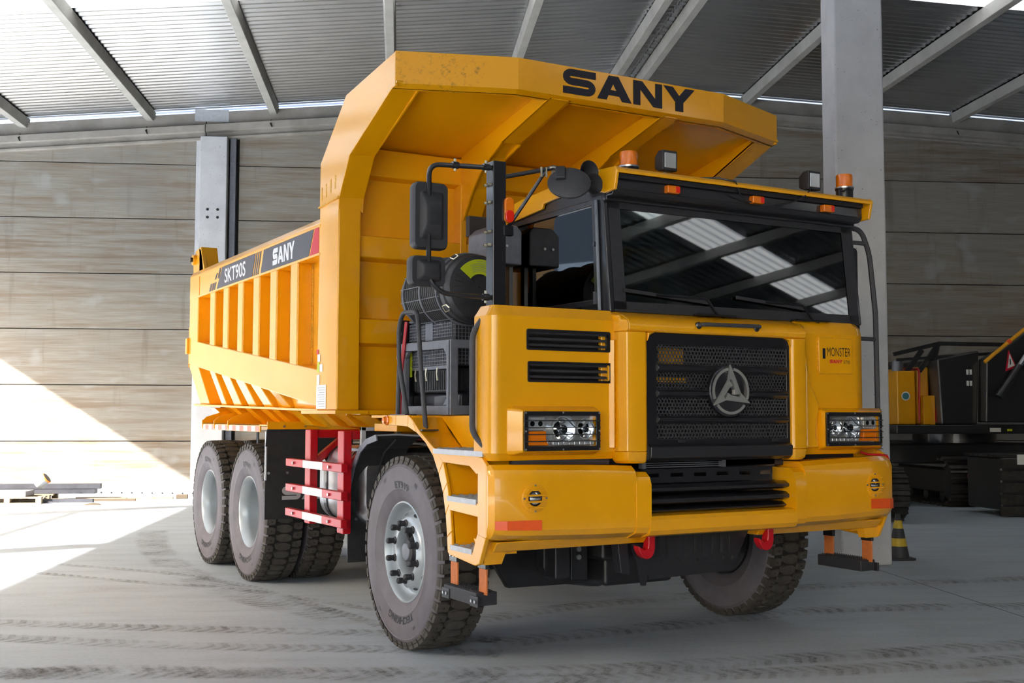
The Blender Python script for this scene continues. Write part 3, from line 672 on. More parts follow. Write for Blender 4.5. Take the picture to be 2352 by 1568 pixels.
# canopy sheet, front fascia and wings
c = MB()
for x0, x1 in ((-1.55, 1.55),):
    c.add([(x0, 1.32, 3.96), (-.93, 1.06, 4.00), (.93, 1.06, 4.00), (x1, 1.32, 3.96), (x1, 2.57, 3.735), (x0, 2.57, 3.735)], [(0, 1, 2, 3, 4, 5)])
c.add([(-1.735, 1.32, 4.14), (-.93, 1.03, 4.15), (.93, 1.03, 4.15), (1.735, 1.32, 4.14), (1.735, 2.26, 4.06), (-1.735, 2.26, 4.06)], [(0, 1, 2, 3, 4, 5)])
c.add([(-1.735, 2.26, 4.06), (1.735, 2.26, 4.06), (1.735, 2.80, 3.64), (-1.735, 2.80, 3.64)], [(0, 1, 2, 3)])
c.build('canopy_sheet', 'yellow', body, smooth=20)
def fascia(pts, name, mat='yellow_scuffed'):
    """pts = plan polyline (x, y); z 3.905..4.15 with a small return at the lower edge"""
    m = MB()
    for (xa, ya), (xb, yb) in zip(pts, pts[1:]):
        for (d0, z0), (d1, z1) in (((0, 3.925), (0, 4.152)), ((0, 3.925), (.05, 3.900)), ((.05, 3.900), (.10, 3.905))):
            m.add([(xa, ya+d0, z0), (xb, yb+d0, z0), (xb, yb+d1, z1), (xa, ya+d1, z1), (xa, ya+d0+.015, z0), (xb, yb+d0+.015, z0), (xb, yb+d1+.015, z1), (xa, ya+d1+.015, z1)],
                  [(0, 1, 2, 3), (7, 6, 5, 4), (3, 2, 6, 7), (1, 0, 4, 5), (0, 3, 7, 4), (1, 5, 6, 2)])
    return m.build(name, mat, body)
fascia([(-1.747, 1.318), (-.93, 1.028)], 'canopy_wing'); fascia([(.93, 1.028), (1.747, 1.318)], 'canopy_wing', 'yellow'); fascia([(-.93, 1.028), (.93, 1.028)], 'canopy_fascia', 'yellow')
m = MB(); sany(m, (-.565, 1.0265, 3.952), (1.205, 0, 0), (0, 0, .185), (0, -1, 0)); m.build('canopy_lettering', 'letter_black', body, smooth=0, label='black SANY lettering')
# two canopy ribs with curved gussets
for x0, x1 in ((-.652, -.478), (.36, .516)):
    cur = [(1.80, 3.735), (1.82, 3.715), (2.0, 3.64), (2.15, 3.55), (2.28, 3.43), (2.38, 3.30), (2.43, 3.22)]
    side = [(1.06, 3.905), (1.78, 3.735)]+cur[1:]+[(2.47, 3.22), (2.47, 3.76), (1.06, 4.0)]
    m = MB(); m.prism(side, 'x', x0, x0+.014); m.prism([(1.06, 3.905), (1.78, 3.735), (1.79, 3.72)]+[(a+.02, bb+.02) for a, bb in cur[2:]]+[(2.47, 3.22), (2.47, 3.76), (1.06, 4.0)], 'x', x1-.014, x1)
    pl = [(1.06, 3.905), (1.78, 3.735)]
    for (ya, za), (yb, zb) in zip(pl+[], pl[1:]):
        m.add([(x0-.004, ya, za), (x1+.004, ya, za), (x1+.004, yb, zb), (x0-.004, yb, zb), (x0-.004, ya, za+.012), (x1+.004, ya, za+.012), (x1+.004, yb, zb+.012), (x0-.004, yb, zb+.012)], [(0, 1, 2, 3), (4, 7, 6, 5), (0, 4, 5, 1), (1, 5, 6, 2), (2, 6, 7, 3), (3, 7, 4, 0)])
    cc = [(1.79, 3.75)]+[(a+.01, bb+.03) for a, bb in cur[1:]]
    for (ya, za), (yb, zb) in zip(cc, cc[1:]): m.add([(x0, ya, za), (x1, ya, za), (x1, yb, zb), (x0, yb, zb)], [(0, 1, 2, 3)])
    m.build('canopy_rib', 'yellow', body, smooth=20)
# lettering band on the near side
xd = -(XO+.0015)
d = MB()
def band(mb, pts): emb(mb, [[(y, z) for y, z in pts]], (xd, 0, 0), (0, 1, 0), (0, 0, 1), (-1, 0, 0), .0015)
zl, zh = 2.924, 3.130
band(d, [(5.919, zl), (5.715, zh), (4.561, zh), (4.656, zl)])
band(d, [(4.394, zl), (4.303, zh), (2.955, zh), (3.075, zl)])
for k in range(3): o_ = k*.062; band(d, [(4.625-o_, zl), (4.593-o_, zl), (4.500-o_, zh), (4.532-o_, zh)])
for k in range(3): o_ = k*.085; band(d, [(6.22-o_, zl), (6.165-o_, zl), (6.10-o_, zl+.075), (6.155-o_, zl+.075)])
for k in range(2): o_ = k*.11; band(d, [(6.00-o_, zl+.105), (5.955-o_-.01*k, zl+.105), (5.88-o_-.01*k, zh-(.04 if k == 0 else 0)), (5.925-o_, zh-(.04 if k == 0 else 0))])
d.build('side_decal', 'decal_dark', body, smooth=0)
d = MB(); band(d, [(3.045, zl), (2.835, zl), (2.835, zh), (2.93, zh)]); d.build('side_decal_corner', 'decal_red', body, smooth=0, label='red corner of the side decal')
d = MB(); put_text(d, 'SKT90S', (xd-.002, 5.615, 2.955), (0, -.735, 0), (0, 0, .145), (-.0005, 0, 0), .012)
d.build('side_lettering', 'letter_white', body, smooth=0, label='white SKT90S lettering'); d = MB()
sany(d, (xd-.002, 4.03, 2.955), (0, -.60, 0), (0, 0, .148), (-1, 0, 0), .001); d.build('side_lettering', 'letter_white', body, smooth=0, label='white SANY lettering')
# warning and data stickers on the front post
xs = -(XO+.0045)
for y0, y1, z0, z1, mt in ((2.80, 2.845, 2.105, 2.143, 'decal_red'), (2.762, 2.822, 2.046, 2.105, 'sticker'), (2.776, 2.832, 1.962, 2.040, 'lime'), (2.705, 2.77, 1.965, 2.024, 'sticker'), (2.77, 2.835, 1.862, 1.942, 'sticker'), (2.622, 2.842, 1.672, 1.860, 'sticker')):
    p = MB().box(xs-.001, xs, y0, y1, z0, z1).build('sticker', mt, body, smooth=0)
for k in range(9): MB().box(xs-.0016, xs-.001, 2.65, 2.815-(k % 3)*.02, 1.835-k*.018, 1.839-k*.018).build('sticker_print', 'ink', body, smooth=0)
# ---- rear mudguard shelf, gussets and striped edge, black splash flap
for s_ in (-1, 1):
    m = MB(); m.prism([(4.64, 1.520), (6.76, 1.520), (6.76, 1.532), (4.64, 1.532)], 'x', *sorted((s_*.75, s_*1.655))); m.box(*sorted((s_*1.640, s_*1.655)), 4.64, 6.76, 1.462, 1.532)
    sh = m.build('mudguard_shelf', 'yellow', T, bevel=.003)
    for yy in (6.72, 6.23, 5.70):
        MB().prism([(s_*1.655, 1.53), (s_*1.655, 1.565), (s_*1.62, 1.60), (s_*1.30, 1.70), (s_*1.20, 1.70), (s_*1.20, 1.53)], 'y', yy, yy+.014).build('shelf_gusset', 'yellow', sh)
        MB().prism([(s_*1.657, 1.46), (s_*1.667, 1.49), (s_*1.667, 1.56), (s_*1.655, 1.57)], 'y', yy, yy+.014).build('shelf_gusset_lip', 'yellow', sh)
    if s_ < 0:
        for k in range(16):
            y0 = 4.66+k*.131
            MB().box(-1.657, -1.6555, y0, y0+.125, 1.466, 1.516).build('reflective_stripe', 'white' if k % 2 else 'pink_tape', sh, smooth=0)
    # flap carrier and rubber flap
    MB().box(*sorted((s_*.78, s_*1.66)), 4.40, 4.64, 1.520, 1.532).build('flap_carrier', 'yellow', sh)
    MB().box(*sorted((s_*.78, s_*1.66)), 4.395, 4.405, 1.490, 1.560).build('flap_carrier_lip', 'yellow', sh)
    fl = MB(); prf = [(4.405, 1.50), (4.425, 1.46), (4.46, 1.33), (4.475, 1.2), (4.475, .66)]
    for (ya, za), (yb, zb) in zip(prf, prf[1:]):
        x0, x1 = sorted((s_*.80, s_*(1.655-(1.5-za)*.02)))
        fl.add([(x0, ya, za), (x1, ya, za), (x1, yb, zb), (x0, yb, zb), (x0, ya+.012, za), (x1, ya+.012, za), (x1, yb+.012, zb), (x0, yb+.012, zb)], [(0, 1, 2, 3), (7, 6, 5, 4), (0, 3, 7, 4), (1, 5, 6, 2), (0, 4, 5, 1), (3, 2, 6, 7)])
    flo = fl.build('splash_flap', 'rubber', T)
    MB().box(*sorted((s_*1.64, s_*1.652)), 4.46, 4.49, 1.02, 1.47).build('flap_edge_bar', 'galv', flo)
    for xx in (.9, 1.1, 1.3, 1.5): MB().lathe([(.012, 4.387), (.012, 4.40)], (s_*xx, 0, 1.515), 'y', 8, True).build('flap_bolt', 'steel', flo)
    for xx in (1.62, 1.44, 1.2): MB().lathe([(.013, 4.462), (.013, 4.475)], (s_*xx, 0, 1.085), 'y', 8, True).build('flap_bolt', 'steel', flo)
    if s_ < 0:
        m = MB(); sany(m, (-1.49, 4.4735, .835), (.78, 0, 0), (0, 0, .125), (0, -1, 0), .001); m.build('flap_lettering', 'letter_grey', flo, smooth=0)
    for xx in (1.417,): MB().tube([(s_*1.2, 6.2, 1.53), (s_*1.2, 6.2, 1.2)], .015, 8).build('shelf_strut', 'black', sh)

# ---- bumper
def bump_prof(y0, zt, zb, yb=.45): return [(min(y0+.10, yb-.004), zb), (min(y0+.02, yb-.006), zb+.035), (y0, zb+.07), (y0, zt-.075), (min(y0+.018, yb-.006), zt-.03), (min(y0+.06, yb-.004), zt), (yb, zt), (yb, zb)]
bm_ = MB()
for s_ in (-1, 1):
    st = [(.70, -.055, 1.312, .868, .45), (1.0, -.045, 1.322, .87, .45), (1.38, -.006, 1.33, .878, .45), (1.385, -.006, 1.33, .878, .112), (1.40, -.004, 1.33, .878, .112), (1.58, .02, 1.333, .885, .112), (1.645, .05, 1.333, .893, .112), (1.668, .092, 1.325, .91, .112)]
    bm_.loft([[(s_*x, y, z) for y, z in bump_prof(y0, zt, zb, yb)] for x, y0, zt, zb, yb in st])
    bm_.loft([[(s_*x, y, z) for y, z in bump_prof(y0, 1.272, .862)] for x, y0 in ((.60, -.070), (.705, -.060))])
    # outer return to the steps
bm_.loft([[(x, y, z) for y, z in [(.03, .862), (-.05, .880), (-.072, .91), (-.072, .975), (-.055, .998), (-.02, 1.005), (.4, 1.005), (.4, .862)]] for x in (-.61, .61)])
bumper = bm_.build('bumper', 'yellow', T, bevel=.024, seg=4, smooth=28)
for s_ in (-1, 1): MB().prism([(.10, .875), (.42, .875), (.36, .81), (.16, .81)], 'x', *sorted((s_*.45, s_*1.60))).build('bumper_underside', 'yellow', bumper, bevel=.01)
for s_ in (-1, 1):      # fog lamps
    cx, cy, cz = s_*1.405, -.006, 1.135
    fg = MB().lathe([(.088, cy+.010), (.088, cy-.003), (.082, cy-.006), (.048, cy-.006), (.046, cy+.012)], (cx, 0, cz), 'y', 32).build('fog_lamp', 'yellow', T)
    MB().lathe([(.047, cy+.02), (.046, cy-.006), (.036, cy-.004)], (cx, 0, cz), 'y', 24).build('lamp_rim', 'black', fg)
    MB().lathe([(.037, cy-.004), (.022, cy-.010), (.002, cy-.013)], (cx, 0, cz), 'y', 20).build('lens', 'chrome', fg)
    for dz in (-.055, -.020, .018, .050):
        hw = math.sqrt(.075**2-dz**2); MB().box(cx-hw, cx+hw, cy-.022, cy-.010, cz+dz-.005, cz+dz+.005).build('guard_bar', 'yellow', fg)
    for a in (0, 90, 180, 270): MB().lathe([(.006, cy-.006), (.006, cy-.010)], (cx+.076*math.cos(R(a)), 0, cz+.076*math.sin(R(a))), 'y', 8, True).build('screw', 'steel', fg)
MB().quadplate([(-1.58, .0145, .952), (-1.362, -.0145, .945), (-1.362, -.0145, 1.006), (-1.58, .0145, 1.006)], .002).quadplate([(-1.646, .044, .954), (-1.58, .0145, .952), (-1.58, .0145, 1.006), (-1.646, .044, 1.006)], .002).build('reflector_tape', 'orange_tape', bumper, smooth=0, label='orange reflective tape')
MB().quadplate([(1.362, -.0145, .968), (1.58, .0145, .960), (1.58, .0145, 1.030), (1.362, -.0145, 1.036)], .002).quadplate([(1.58, .0145, .960), (1.646, .044, .957), (1.646, .044, 1.027), (1.58, .0145, 1.030)], .002).build('reflector_tape', 'orange_tape', bumper, smooth=0, label='orange reflective tape')
# black intake in the bumper mouth
ig = MB().box(-.62, .62, .16, .20, .98, 1.34).build('bumper_intake', 'black', T)
for z0, z1, y0 in ((1.005, 1.045, .02), (1.06, 1.115, -.01), (1.135, 1.185, -.01)):
    MB().prism([(y0+.03, z0), (y0, z0+.012), (y0, z1-.02), (y0+.035, z1), (.17, z1), (.17, z0)], 'x', -.598, .598).build('intake_bar', 'black', ig, bevel=.006)
sl = MB().holed('y', [-.59, .50], [1.195, 1.285], [(x, x+.10, 1.232, 1.256) for x in (-.55, -.36, -.17, .02, .21, .39)], .05, .056).build('slotted_plate', 'black', ig)
for k in range(4): MB().box(-.53, .10, .10, .11, 1.290+k*.013, 1.296+k*.013).build('cooler_fin', 'grey_steel', ig)
for x0 in (-.555, .10): MB().box(x0, x0+.03, .09, .13, 1.285, 1.345).build('cooler_end', 'grey_steel', ig)
MB().box(-1.38, 1.38, .16, .9, 1.28, 1.44).build('front_crossmember', 'frame', T, bevel=.01)
MB().tube([(-1.50, .12, 1.345), (-1.2, .11, 1.34), (-.8, .12, 1.335)], .022, 8).build('wiring_hose', 'black_rough', T)
# tow hooks and under-bumper plates
for s_ in (-1, 1):
    pts = [(.055, .15), (.055, -.0), (.045, -.035), (.02, -.06), (-.015, -.065), (-.05, -.045), (-.075, -.005), (-.078, .025), (-.055, .012), (-.03, -.005), (-.005, .005), (.0, .03), (.0, .15)]
    MB().prism([(s_*.0-.50+(0 if s_ < 0 else 1.0)+a, .775+q) for a, q in pts], 'y', .10, .165).build('tow_hook', 'red', T, bevel=.01)
pl = MB().prism([(-.40, .56), (.30, .575), (.46, .86), (-.44, .86)], 'y', .24, .25).build('skid_plate', 'frame', T)
for k in range(9):
    MB().box(-.33+k*.075, -.31+k*.075, .236, .241, .70, .84).build('skid_slot', 'dark_gap', pl)
    MB().lathe([(.014, .236), (.014, .24)], (-.30+k*.075, 0, .665), 'y', 8, True).build('skid_hole', 'dark_gap', pl)
MB().prism([(-.66, .84), (-.58, .84), (-.56, .60), (-.63, .62)], 'y', .22, .30).build('hook_bracket', 'frame', T, bevel=.005)
MB().prism([(-.56, .80), (-.40, .80), (-.45, .53), (-.48, .53)], 'y', .20, .22).build('hook_bracket', 'frame', T)
st = MB().prism([(-.80, .86), (-.62, .86), (-.66, .54), (-.74, .50), (-.80, .58)], 'y', .9, 1.0)
st.box(-.78, -.66, .78, .92, .52, .9); st.build('suspension_mount', 'frame', T, bevel=.012)
for k in range(3): MB().lathe([(.018, .885), (.018, .90)], (-.52, 0, .64+k*.055), 'y', 10, True).build('mount_bolt', 'steel', T)
MB().box(-.58, -.44, .9, .98, .48, .88).build('spring_hanger', 'frame', T, bevel=.01)
for s_ in (-1, 1): MB().lathe([(.06, s_*.70), (.06, s_*.95)], (0, 1.5, .85), 'x', 12, True).build('axle_stop', 'frame', T)

# ---- left hood panel with two louvred openings
hl_ = [(-1.423, -.825, 2.022, 2.142), (-1.415, -.817, 1.829, 1.947)]
hp = MB(); hp.holed('y', [-1.60, -.785], [1.40, 2.22], hl_, .06, .085)
def corner(i): return [(-1.60-(.075-i)*math.sin(R(a)), .135-(.075-i)*math.cos(R(a))) for a in range(0, 91, 10)]+[(-1.675+i, .26)]
def wrap(z0, z1, i0=0.0, i1=0.0):
    hp.loft([[(x, y, z0) for x, y in corner(i0)], [(x, y, z1) for x, y in corner(i1)]], caps=False, closed=False)
wrap(1.40, 2.22); wrap(2.22, 2.285, 0, .045); wrap(1.355, 1.40, .03, 0)
hp.add([(-1.60, .06, 2.22), (-.785, .06, 2.22), (-.785, .105, 2.285), (-1.60, .105, 2.285)], [(0, 1, 2, 3)])
hp.add([(-1.60, .06, 1.40), (-.785, .06, 1.40), (-.785, .09, 1.355), (-1.60, .09, 1.355)], [(0, 1, 2, 3)])
hp.add([(x, y, 2.285) for x, y in corner(.045)]+[(-.785, .26, 2.285), (-.785, .105, 2.285)], [tuple(range(len(corner(0))+2))])
hp.add([(-.785, .06, 1.40), (-.785, .26, 1.40), (-.785, .26, 2.22), (-.785, .06, 2.22)], [(0, 1, 2, 3)])
hood = hp.build('hood_panel', 'yellow', T, bevel=0, smooth=50)
for x0, x1, z0, z1 in hl_:
    MB().ring(rrect(x0-.004, x1+.004, z0-.004, z1+.004, .012), rrect(x0+.010, x1-.010, z0+.010, z1-.010, .008), 'y', .052, .09).build('louvre_frame', 'black', hood)
    MB().box(x0-.01, x1+.012, .17, .175, z0-.02, z1+.02).build('louvre_back', 'dark_gap', hood)
    MB().box(x1+.004, x1+.012, .086, .17, z0-.02, z1+.02).build('louvre_end', 'dark_gap', hood)
    for k in range(3):
        zz = z0+.022+k*.037; MB().prism([(.075, zz), (.135, zz+.012), (.135, zz+.026), (.075, zz+.014)], 'x', x0, x1).build('louvre_slat', 'black_matt', hood)
# ---- headlamps: yellow pod, black guard frame, lens and reflectors
def headlamp(s_):
    X = lambda a: s_*a
    pod = MB(); o_ = rrect(.925, 1.560, 1.385, 1.680, .03); i_ = rrect(.940, 1.488, 1.408, 1.654, .012)
    pod.loft([[(X(x), .085, z) for x, z in o_], [(X(x), .055, z) for x, z in o_], [(X(x), -.004, z) for x, z in i_], [(X(x), .004, z) for x, z in rrect(.960, 1.468, 1.428, 1.634, .01)], [(X(x), .05, z) for x, z in rrect(.962, 1.466, 1.430, 1.632, .01)]], caps=False)
    p = pod.build('headlamp', 'yellow', T, smooth=50)
    MB().ring([(X(x), z) for x, z in rrect(.944, 1.482, 1.413, 1.649, .008)], [(X(x), z) for x, z in rrect(.972, 1.456, 1.440, 1.622, .006)], 'y', -.016, -.004).build('guard_frame', 'black', p, bevel=.002)
    for k in range(4): z = 1.470+k*.041; MB().tube([(X(.946), -.020, z), (X(1.488), -.020, z)], .0032, 6).build('guard_bar', 'black', p)
    for x, z in ((.953, 1.422), (1.213, 1.420), (1.473, 1.422), (.953, 1.640), (1.213, 1.642), (1.473, 1.640), (.953, 1.531), (1.473, 1.531)): MB().lathe([(.006, -.0165), (.0055, -.021), (.001, -.022)], (X(x), 0, z), 'y', 8).build('screw', 'steel', p)
    MB().box(*sorted((X(.955), X(1.470))), .045, .052, 1.425, 1.640).build('lamp_back', 'lamp_glass', p)
    for xc, rr in ((1.042, .062), (1.195, .084)):
        MB().lathe([(rr, .000), (rr*.98, .006), (rr*.86, .010), (rr*.62, .030), (rr*.30, .040), (rr*.28, .018), (rr*.10, .012)], (X(xc), 0, 1.545 if rr < .07 else 1.540), 'y', 28).build('reflector_bowl', 'chrome', p)
        MB().lathe([(rr*1.04, .002), (rr*1.04, -.002), (rr*.96, -.002)], (X(xc), 0, 1.545 if rr < .07 else 1.540), 'y', 28).build('reflector_ring', 'lamp_glass', p)
        MB().lathe([(rr*.30, .004), (rr*.18, -.002), (rr*.02, -.004)], (X(xc), 0, 1.54), 'y', 16).build('bulb_cap', 'dark_glass', p)
    MB().prism([(X(1.318), 1.530), (X(1.455), 1.530), (X(1.455), 1.445), (X(1.300), 1.445), (X(1.318), 1.48)], 'y', .006, .04).build('indicator_lens', 'amber', p, bevel=.004)
    MB().box(*sorted((X(1.325), X(1.455))), .012, .04, 1.535, 1.615).build('side_lens', 'lamp_glass', p, bevel=.004)
    for k in range(2): MB().lathe([(.016, .006), (.012, .011)], (X(1.36+k*.055), 0, 1.575), 'y', 12, True).build('marker_led', 'dark_glass', p)
    for k in range(8): MB().box(*sorted((X(.975+k*.038), X(1.008+k*.038))), .004, .03, 1.446, 1.470).build('led_cell', 'lamp_glass', p, bevel=.004)
    return p
headlamp(-1); headlamp(1)
# ---- centre hood with the grille surround
ch = MB()
oz = [(-.79, 1.42), (-.79, 2.19), (-.745, 2.235), (.70, 2.235), (.755, 2.19), (.755, 1.42)]
def leg(s0, x_o, x_i):
    ch.loft([[(x_o, .10, z), (x_o, .02, z), (x_o+s0*.035, -.035, z), (x_o+s0*.075, -.045, z), (x_i-s0*.02, -.045, z), (x_i, -.03, z), (x_i, .08, z)] for z in (1.40, 2.15)])
    ch.loft([[(x_o+s0*q, .10, z), (x_o+s0*q, .02+q*.6, z), (x_o+s0*(.035+q), -.035+q*.6, z), (x_o+s0*(.075+q), -.045+q*.6, z), (x_i-s0*.02, -.045+q*.6, z), (x_i, -.03+q*.6, z), (x_i, .08, z)] for z, q in ((1.325, .035), (1.345, .012), (1.40, 0))])
leg(1, -.79, -.60); leg(-1, .775, .605)
top = [(.10, 2.15), (-.03, 2.15), (-.045, 2.165), (-.045, 2.195), (-.030, 2.222), (.02, 2.252), (.14, 2.292), (.20, 2.292)]
ch.loft([[(x, y, z) for y, z in top] for x in (-.745, .735)])
for s0, xo in ((1, -.79), (-1, .775)):
    ch.loft([[(xo+s0*.045*(1), y, z) for y, z in top], [(xo+s0*.012, max(y, .0), min(z, 2.28)) for y, z in top], [(xo, max(y, .05), min(z, 2.27)) for y, z in top]])
for xa in (-.60, .605):           # fillets at the top corners of the mouth
    s0 = 1 if xa < 0 else -1
    ch.prism([(xa, 2.15), (xa+s0*.06, 2.15), (xa+s0*.018, 2.132), (xa, 2.09)], 'y', -.042, .08)
chood = ch.build('centre_hood', 'yellow', T, bevel=.008, smooth=35)
MB().box(-.86, -.79, .10, .14, 1.36, 2.24).build('hood_gap', 'yellow', chood, bevel=.01)
MB().prism([(-.832, .06), (-.80, .035), (-.79, .06), (-.79, .16), (-.832, .16)], 'z', 1.42, 2.10).build('hood_flute', 'yellow', chood, bevel=.006)
# black grille panel
gz0, gz1 = 1.432, 2.150
rows = [(1.955, 2.075), (1.795, 1.900), (1.625, 1.738), (1.475, 1.575)]
gp = MB(); gp.holed('y', [-.60, .605], [1.345, gz1], [(-.515, .575, a, b_) for a, b_ in rows], -.018, .0)
grille = gp.build('grille_panel', 'black', T, bevel=.004)
MB().prism([(-.012, 1.335), (-.045, 1.36), (-.050, 1.425), (-.018, 1.445), (.03, 1.445), (.03, 1.335)], 'x', -.585, .60).build('grille_chin', 'black', grille, bevel=.008)
for z in (1.928, 1.766, 1.600):
    MB().prism([(-.02, z-.026), (-.04, z-.006), (-.04, z+.008), (-.02, z+.022), (.02, z+.022), (.02, z-.026)], 'x', -.515, .575).build('grille_bar', 'black', grille, bevel=.003)
hx = MB(); pt = .0262; rr = pt/math.sqrt(3)
for a, b_ in rows:
    nr = int(round((b_-a)/(rr*1.5)))+1
    for j in range(nr):
        zc = a+j*(b_-a)/(nr-1)
        for i in range(43):
            xc = -.518+i*pt+(pt/2 if j % 2 else 0)
            if xc > .585: continue
            o6 = [(xc+rr*1.01*math.sin(R(60*k)), zc+rr*1.01*math.cos(R(60*k))) for k in range(6)]; i6 = [(xc+rr*.76*math.sin(R(60*k)), zc+rr*.76*math.cos(R(60*k))) for k in range(6)]
            vs_ = [(p[0], -.010, p[1]) for p in o6]+[(p[0], -.010, p[1]) for p in i6]+[(p[0], -.002, p[1]) for p in i6]
            hx.add(vs_, [(k, (k+1) % 6, 6+(k+1) % 6, 6+k) for k in range(6)]+[(6+k, 6+(k+1) % 6, 12+(k+1) % 6, 12+k) for k in range(6)])
hxo = hx.build('honeycomb_mesh', 'black_rough', grille, smooth=0); hxo['kind'] = 'stuff'
MB().box(-.60, .60, .10, .12, 1.40, 2.14).build('radiator_core', 'dark_gap', grille)
for x0 in (-.602, .582): MB().box(x0, x0+.02, .0, .11, 1.40, 2.14).build('grille_liner', 'dark_gap', grille)
MB().box(-.60, .60, .0, .11, 2.13, 2.145).build('grille_liner', 'dark_gap', grille)
MB().box(-.42, -.22, .090, .10, 1.93, 2.06).build('radiator_tank', 'yellow', grille); MB().box(-.51, -.20, .085, .10, 1.84, 1.875).build('radiator_pipe', 'yellow', grille)
for x in (-.35, .44): MB().box(x, x+.055, -.024, -.016, 1.452, 1.472).build('grille_clip', 'black_matt', grille, bevel=.003)
# emblem
ex, ez, er = .055, 1.785, .165
em = MB().lathe([(er*1.02, -.015), (er*1.02, -.045), (er*.96, -.052), (.002, -.053)], (ex, 0, ez), 'y', 48).build('emblem', 'black', T)
for a0 in (90, 210, 330):
    P1 = [(ex+er*r_*math.cos(R(a)), ez+er*r_*math.sin(R(a))) for r_, rng in ((.93, range(a0+9, a0+112, 6)), (.82, range(a0+111, a0+8, -6))) for a in rng]
    MB().prism(P1, 'y', -.060, -.050).build('emblem_arc', 'silver', em, smooth=0)
    pol = lambda r_, a: (ex+er*r_*math.cos(R(a0+a)), ez+er*r_*math.sin(R(a0+a)))
    blade = [pol(1.05, 3), pol(.50, -104), pol(.21, -132), pol(.17, -70), pol(.46, -1), pol(.47, 21)]
    MB().prism(blade, 'y', -.068, -.052).build('emblem_blade', 'silver', em, smooth=0)
# hood grab handle
MB().tube(bend([(-.195, -.035, 2.205), (-.195, -.085, 2.212), (.293, -.085, 2.216), (.293, -.035, 2.209)], .035), .0135, 10).build('hood_handle', 'black_rough', T)
for x in (-.195, .293): MB().lathe([(.024, -.03), (.024, -.045), (.016, -.052)], (x, 0, 2.206), 'y', 12, True).build('handle_boss', 'black', chood)
# ---- right hood panel
rp = MB(); rp.loft([[(x, y, z) for x, y in ((.77, .06), (1.30, .055), (1.385, .075), (1.43, .13), (1.44, .30), (.77, .30))] for z in (1.40, 2.20)])
rp.loft([[(.77, .06+q, z), (1.30, .055+q, z), (1.385-q*.3, .075+q, z), (1.43-q, .13+q*.5, z), (1.44-q, .30, z), (.77, .30, z)] for z, q in ((2.20, 0), (2.25, .012), (2.29, .05))])
rp.loft([[(.77, .06+q, z), (1.30, .055+q, z), (1.385-q*.3, .075+q, z), (1.43-q, .13+q*.5, z), (1.44-q, .30, z), (.77, .30, z)] for z, q in ((1.355, .03), (1.40, 0))])
rh = rp.build('right_hood_panel', 'yellow', T, smooth=38)
MB().prism([(.80, 1.40), (.93, 1.40), (.89, 1.50), (.93, 1.70), (.85, 1.85), (.80, 2.1)], 'y', .030, .07).build('hood_crease', 'yellow', rh, bevel=.02, seg=3)
hat = MB().prism(rrect(.938, 1.262, 1.922, 2.172, .018), 'y', .043, .07).build('hood_hatch', 'yellow', rh, bevel=.004)
MB().ring(rrect(.934, 1.266, 1.918, 2.176, .02), rrect(.938, 1.262, 1.922, 2.172, .018), 'y', .050, .07).build('hatch_gap', 'weld', rh)
L_ = MB(); L_.box(.972, .997, .0405, .0425, 2.025, 2.098); put_text(L_, 'MONSTER', (1.016, .0420, 2.044), (.225, 0, 0), (0, 0, .062), (0, 0, 0), 0); put_text(L_, 'SKT90S', (1.172, .0420, 1.992), (.065, 0, 0), (0, 0, .026), (0, 0, 0), 0)
L_.build('hatch_lettering', 'letter_black', rh, smooth=0, label='black MONSTER SKT90S lettering')
L_ = MB(); sany(L_, (1.040, .0425, 1.996), (.122, 0, 0), (0, 0, .024), (0, -1, 0), .0006); L_.build('hatch_brand', 'decal_red', rh, smooth=0, label='red SANY lettering')
# ---- cab
CX0, CX1 = -.78, 1.44
cb = MB()
def wy(z): return .115+(z-2.29)*.11           # windscreen leans back
cb.box(CX0, CX1, .13, 1.80, 2.10, 2.30)                                              # sill
for x0, x1 in ((CX0, CX0+.075), (CX1-.075, CX1)):                                     # front pillars
    cb.add([(x0, wy(2.28), 2.28), (x1, wy(2.28), 2.28), (x1, wy(3.06), 3.06), (x0, wy(3.06), 3.06), (x0, wy(2.28)+.12, 2.28), (x1, wy(2.28)+.12, 2.28), (x1, wy(3.06)+.12, 3.06), (x0, wy(3.06)+.12, 3.06)],
           [(0, 1, 2, 3), (7, 6, 5, 4), (0, 3, 7, 4), (1, 5, 6, 2), (0, 4, 5, 1), (3, 2, 6, 7)])
    cb.box(x0+.001, x1-.001, 1.62, 1.79, 2.28, 3.06)
    cb.box(x0+.002, x1-.002, .2, 1.78, 3.02, 3.138)
cb.box(CX0+.003, CX1-.003, wy(3.02)-.03, .35, 3.005, 3.16); cb.box(CX0+.004, CX1-.004, 1.65, 1.796, 3.0, 3.142)
cb.box(CX0+.006, CX1-.006, 1.76, 1.803, 2.104, 2.62)
cab = cb.build('cab', 'black', T, bevel=.015)
# windscreen with its dark printed border
def wplane(x0, x1, z0, z1, off): return [(x0, wy(z0)+off, z0), (x1, wy(z0)+off, z0), (x1, wy(z1)+off, z1), (x0, wy(z1)+off, z1)]
MB().quadplate(wplane(CX0+.04, CX1-.04, 2.295, 3.03, .004), .004).build('windscreen', 'glass', cab, smooth=0)
bd = MB()
for x0, x1, z0, z1 in ((CX0+.035, CX1-.035, 2.285, 2.352), (CX0+.035, CX1-.035, 2.962, 3.03), (CX0+.035, CX0+.125, 2.30, 3.02), (CX1-.125, CX1-.035, 2.30, 3.02)): bd.quadplate(wplane(x0, x1, z0, z1, -.003), .003)
bd.build('windscreen_border', 'black_matt', cab, smooth=0)
